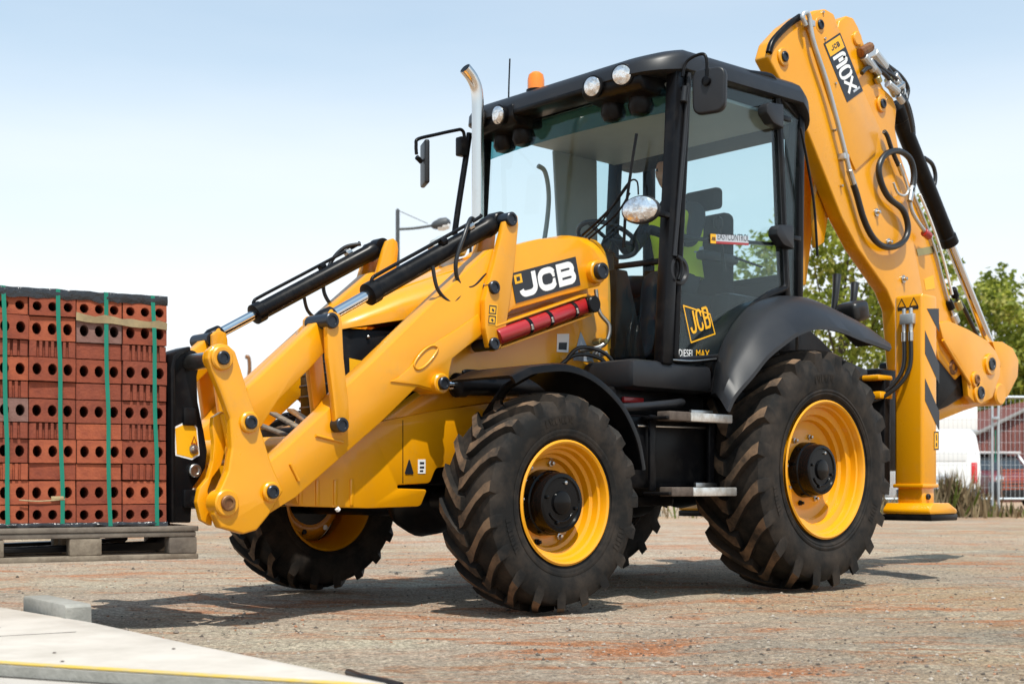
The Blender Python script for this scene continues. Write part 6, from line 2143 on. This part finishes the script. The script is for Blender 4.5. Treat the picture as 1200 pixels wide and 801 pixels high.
# white box trailer behind
B = oriented('box_trailer', at_d(46, 1118), RZ, 'plain white box trailer behind the white van', 'trailer')
box('box_body', (-3.6, 0, 2.55), (0.82, 2.4, 3.75), VANW, B, 0.03)
box('box_trim', (-3.62, -0.02, 2.47), (0.84, 2.42, 2.55), GAL, B, 0.01)
box('chassis', (-3.4, 0.3, 0.75), (0.6, 2.1, 2.46), VANW, B, 0.04)
for x in (-2.9, -0.2):
    veh_wheel(x, 0.45, 0.5, 0.28, B)
    veh_wheel(x, 2.0, 0.5, 0.28, B)
# brown shed
SH = oriented('brown_shed', at_d(52, 1262), RZ, 'brown red clad shed with sloping roof beyond the fence', 'shed')
CLAD = mat('brown_cladding', (0.155, 0.045, 0.035), 0.7, col2=(0.12, 0.036, 0.03), scale=3)
RFM = mat('shed_roof', (0.22, 0.21, 0.20), 0.7)
gp = [(-4.1, 0), (4.6, 0), (4.6, 2.7), (0.3, 4.3), (-1.2, 3.95), (-4.1, 2.55)]
prism('wall', gp, 0, 9, CLAD, SH, 0)
for i in range(58):
    x = -4.05 + i * 0.15
    zt = 2.55 + (x + 4.1) * (1.40 / 2.9) if x < -1.2 else (3.95 + (x + 1.2) * (0.35 / 1.5) if x < 0.3 else 4.3 - (x - 0.3) * (1.6 / 4.3))
    box('cladding_board', (x, -0.035, 0.05), (x + 0.11, -0.002, zt - 0.08), CLAD, SH, 0.006)
sweep_rect('roof_edge', [(-4.3, -0.1, 2.5), (-1.2, -0.1, 4.02), (0.3, -0.1, 4.38), (4.8, -0.1, 2.7)], 0.3, 0.1, RFM, SH, (0, 1, 0), 0.01)
# orange barrier netting
NET = mat('orange_net', (0.42, 0.09, 0.035), 0.7)
N_ = oriented('barrier_net', at_d(29.2, 1185), RZ, 'orange plastic barrier netting along the fence', 'barrier')
for i in range(7):
    zz = 0.55 + 0.07 * i
    sweep_rect('net_strand', [(-0.2, 0, zz), (0.8, 0, zz + 0.02), (2.2, 0, zz)], 0.008, 0.016, NET, N_, (0, 1, 0), 0)
for i in range(30):
    sweep_rect('net_strand', [(-0.15 + i * 0.078, 0.004, 0.54), (-0.15 + i * 0.078, 0.004, 1.0)], 0.008, 0.013, NET, N_, (0, 1, 0), 0)
for x in (-0.2, 1.0, 2.2):
    rod('net_stake', (x, 0.03, 0), (x, 0.03, 1.05), 0.018, BRONZE, N_, 8)


# dry weeds at the fence foot
def weeds(name, spots, label, seed):
    rnd = random.Random(seed)
    v, f, mi = [], [], []
    for (px, d, n, hgt, spread) in spots:
        b = Vector(at_d(d, px))
        for k in range(n):
            p = b + RA * rnd.gauss(0, spread) + DA * rnd.gauss(0, spread * 0.6)
            h_ = hgt * rnd.uniform(0.3, 1.0)
            lean = Vector((rnd.gauss(0, 0.25), rnd.gauss(0, 0.25), 1)).normalized()
            sd = lean.cross(Vector((rnd.gauss(0, 1), rnd.gauss(0, 1), 0))).normalized() * rnd.uniform(0.008, 0.022)
            b0 = len(v)
            v += [p - sd, p + sd, p + lean * h_ * 0.6 + sd * 1.3, p + lean * h_, p + lean * h_ * 0.6 - sd * 1.3]
            f.append((b0, b0 + 1, b0 + 2, b0 + 3, b0 + 4))
            mi.append(rnd.choice((0, 0, 0, 1, 1, 2)))
    me = bpy.data.meshes.new(name)
    me.from_pydata(v, [], f)
    o = link(name, me, [DRY, DRYB, FOL[2]], smooth=False)
    me.polygons.foreach_set('material_index', mi)
    tag(o, label, 'weeds', kind='stuff')


DRY = mat('dry_stalk', (0.20, 0.145, 0.075), 0.8)
DRYB = mat('dry_leaf', (0.13, 0.085, 0.04), 0.8)
weeds('weeds', [(1116, 26.5, 300, 1.05, 0.22), (1132, 26.6, 160, 0.6, 0.3), (1150, 26.7, 160, 0.4, 0.5), (1195, 26.6, 160, 0.3, 0.6), (1060, 26.6, 260, 0.6, 1.0), (900, 26.8, 260, 0.5, 1.4)],
      'dry brown weeds growing along the fence foot', 21)

# street lamp, far mast
SLP = oriented('street_lamp', at_d(40, 466), RZ, 'dark street lamp with a long arm beyond the bonnet', 'street lamp')
LMP = mat('lamp_post_dark', (0.05, 0.055, 0.06), 0.5)
lathe('post', (0, 0, 0), (0, 0, 8.95), [(0, 0.11), (1.2, 0.10), (1.3, 0.07), (8.9, 0.06), (8.95, 0.02)], LMP, SLP, 14)
tube('arm', [(0, 0, 8.33), (0.5, 0, 8.36), (1.1, 0, 8.45)], 0.04, LMP, SLP, 8)
tube('stay_wire', [(0, 0, 8.9), (0.9, 0, 8.5)], 0.012, LMP, SLP, 5, smoothpath=False)
lh = lathe('lamp_head', (1.0, 0, 8.42), (1.62, 0, 8.56), [(0, 0.04), (0.08, 0.11), (0.3, 0.18), (0.5, 0.16), (0.6, 0.05)], LMP, SLP, 16)
lathe('lamp_bowl', (1.15, 0, 8.39), (1.62, 0, 8.49), [(0, 0.03), (0.06, 0.12), (0.22, 0.155), (0.38, 0.13), (0.44, 0.03)], WHT, lh, 16)
MS = oriented('signal_mast', at_d(62, 290), RZ, 'small distant red and white mast between the hitch and the far arm', 'mast')
tube('mast_pole', [(0.06, 0, 0), (0.06, 0, 5.2), (0.10, 0, 6.1), (0.05, 0, 6.6), (-0.10, 0, 6.62)], 0.09, BRONZE, MS, 8)
rod('white_post', (-0.22, 0, 0), (-0.22, 0, 5.8), 0.07, WHT, MS, 8)
rod('red_post', (0.32, 0, 0), (0.32, 0, 5.9), 0.09, CARR, MS, 8)
box('cross_bracket', (-0.30, -0.06, 5.05), (0.42, 0.06, 5.2), GAL, MS, 0.01)
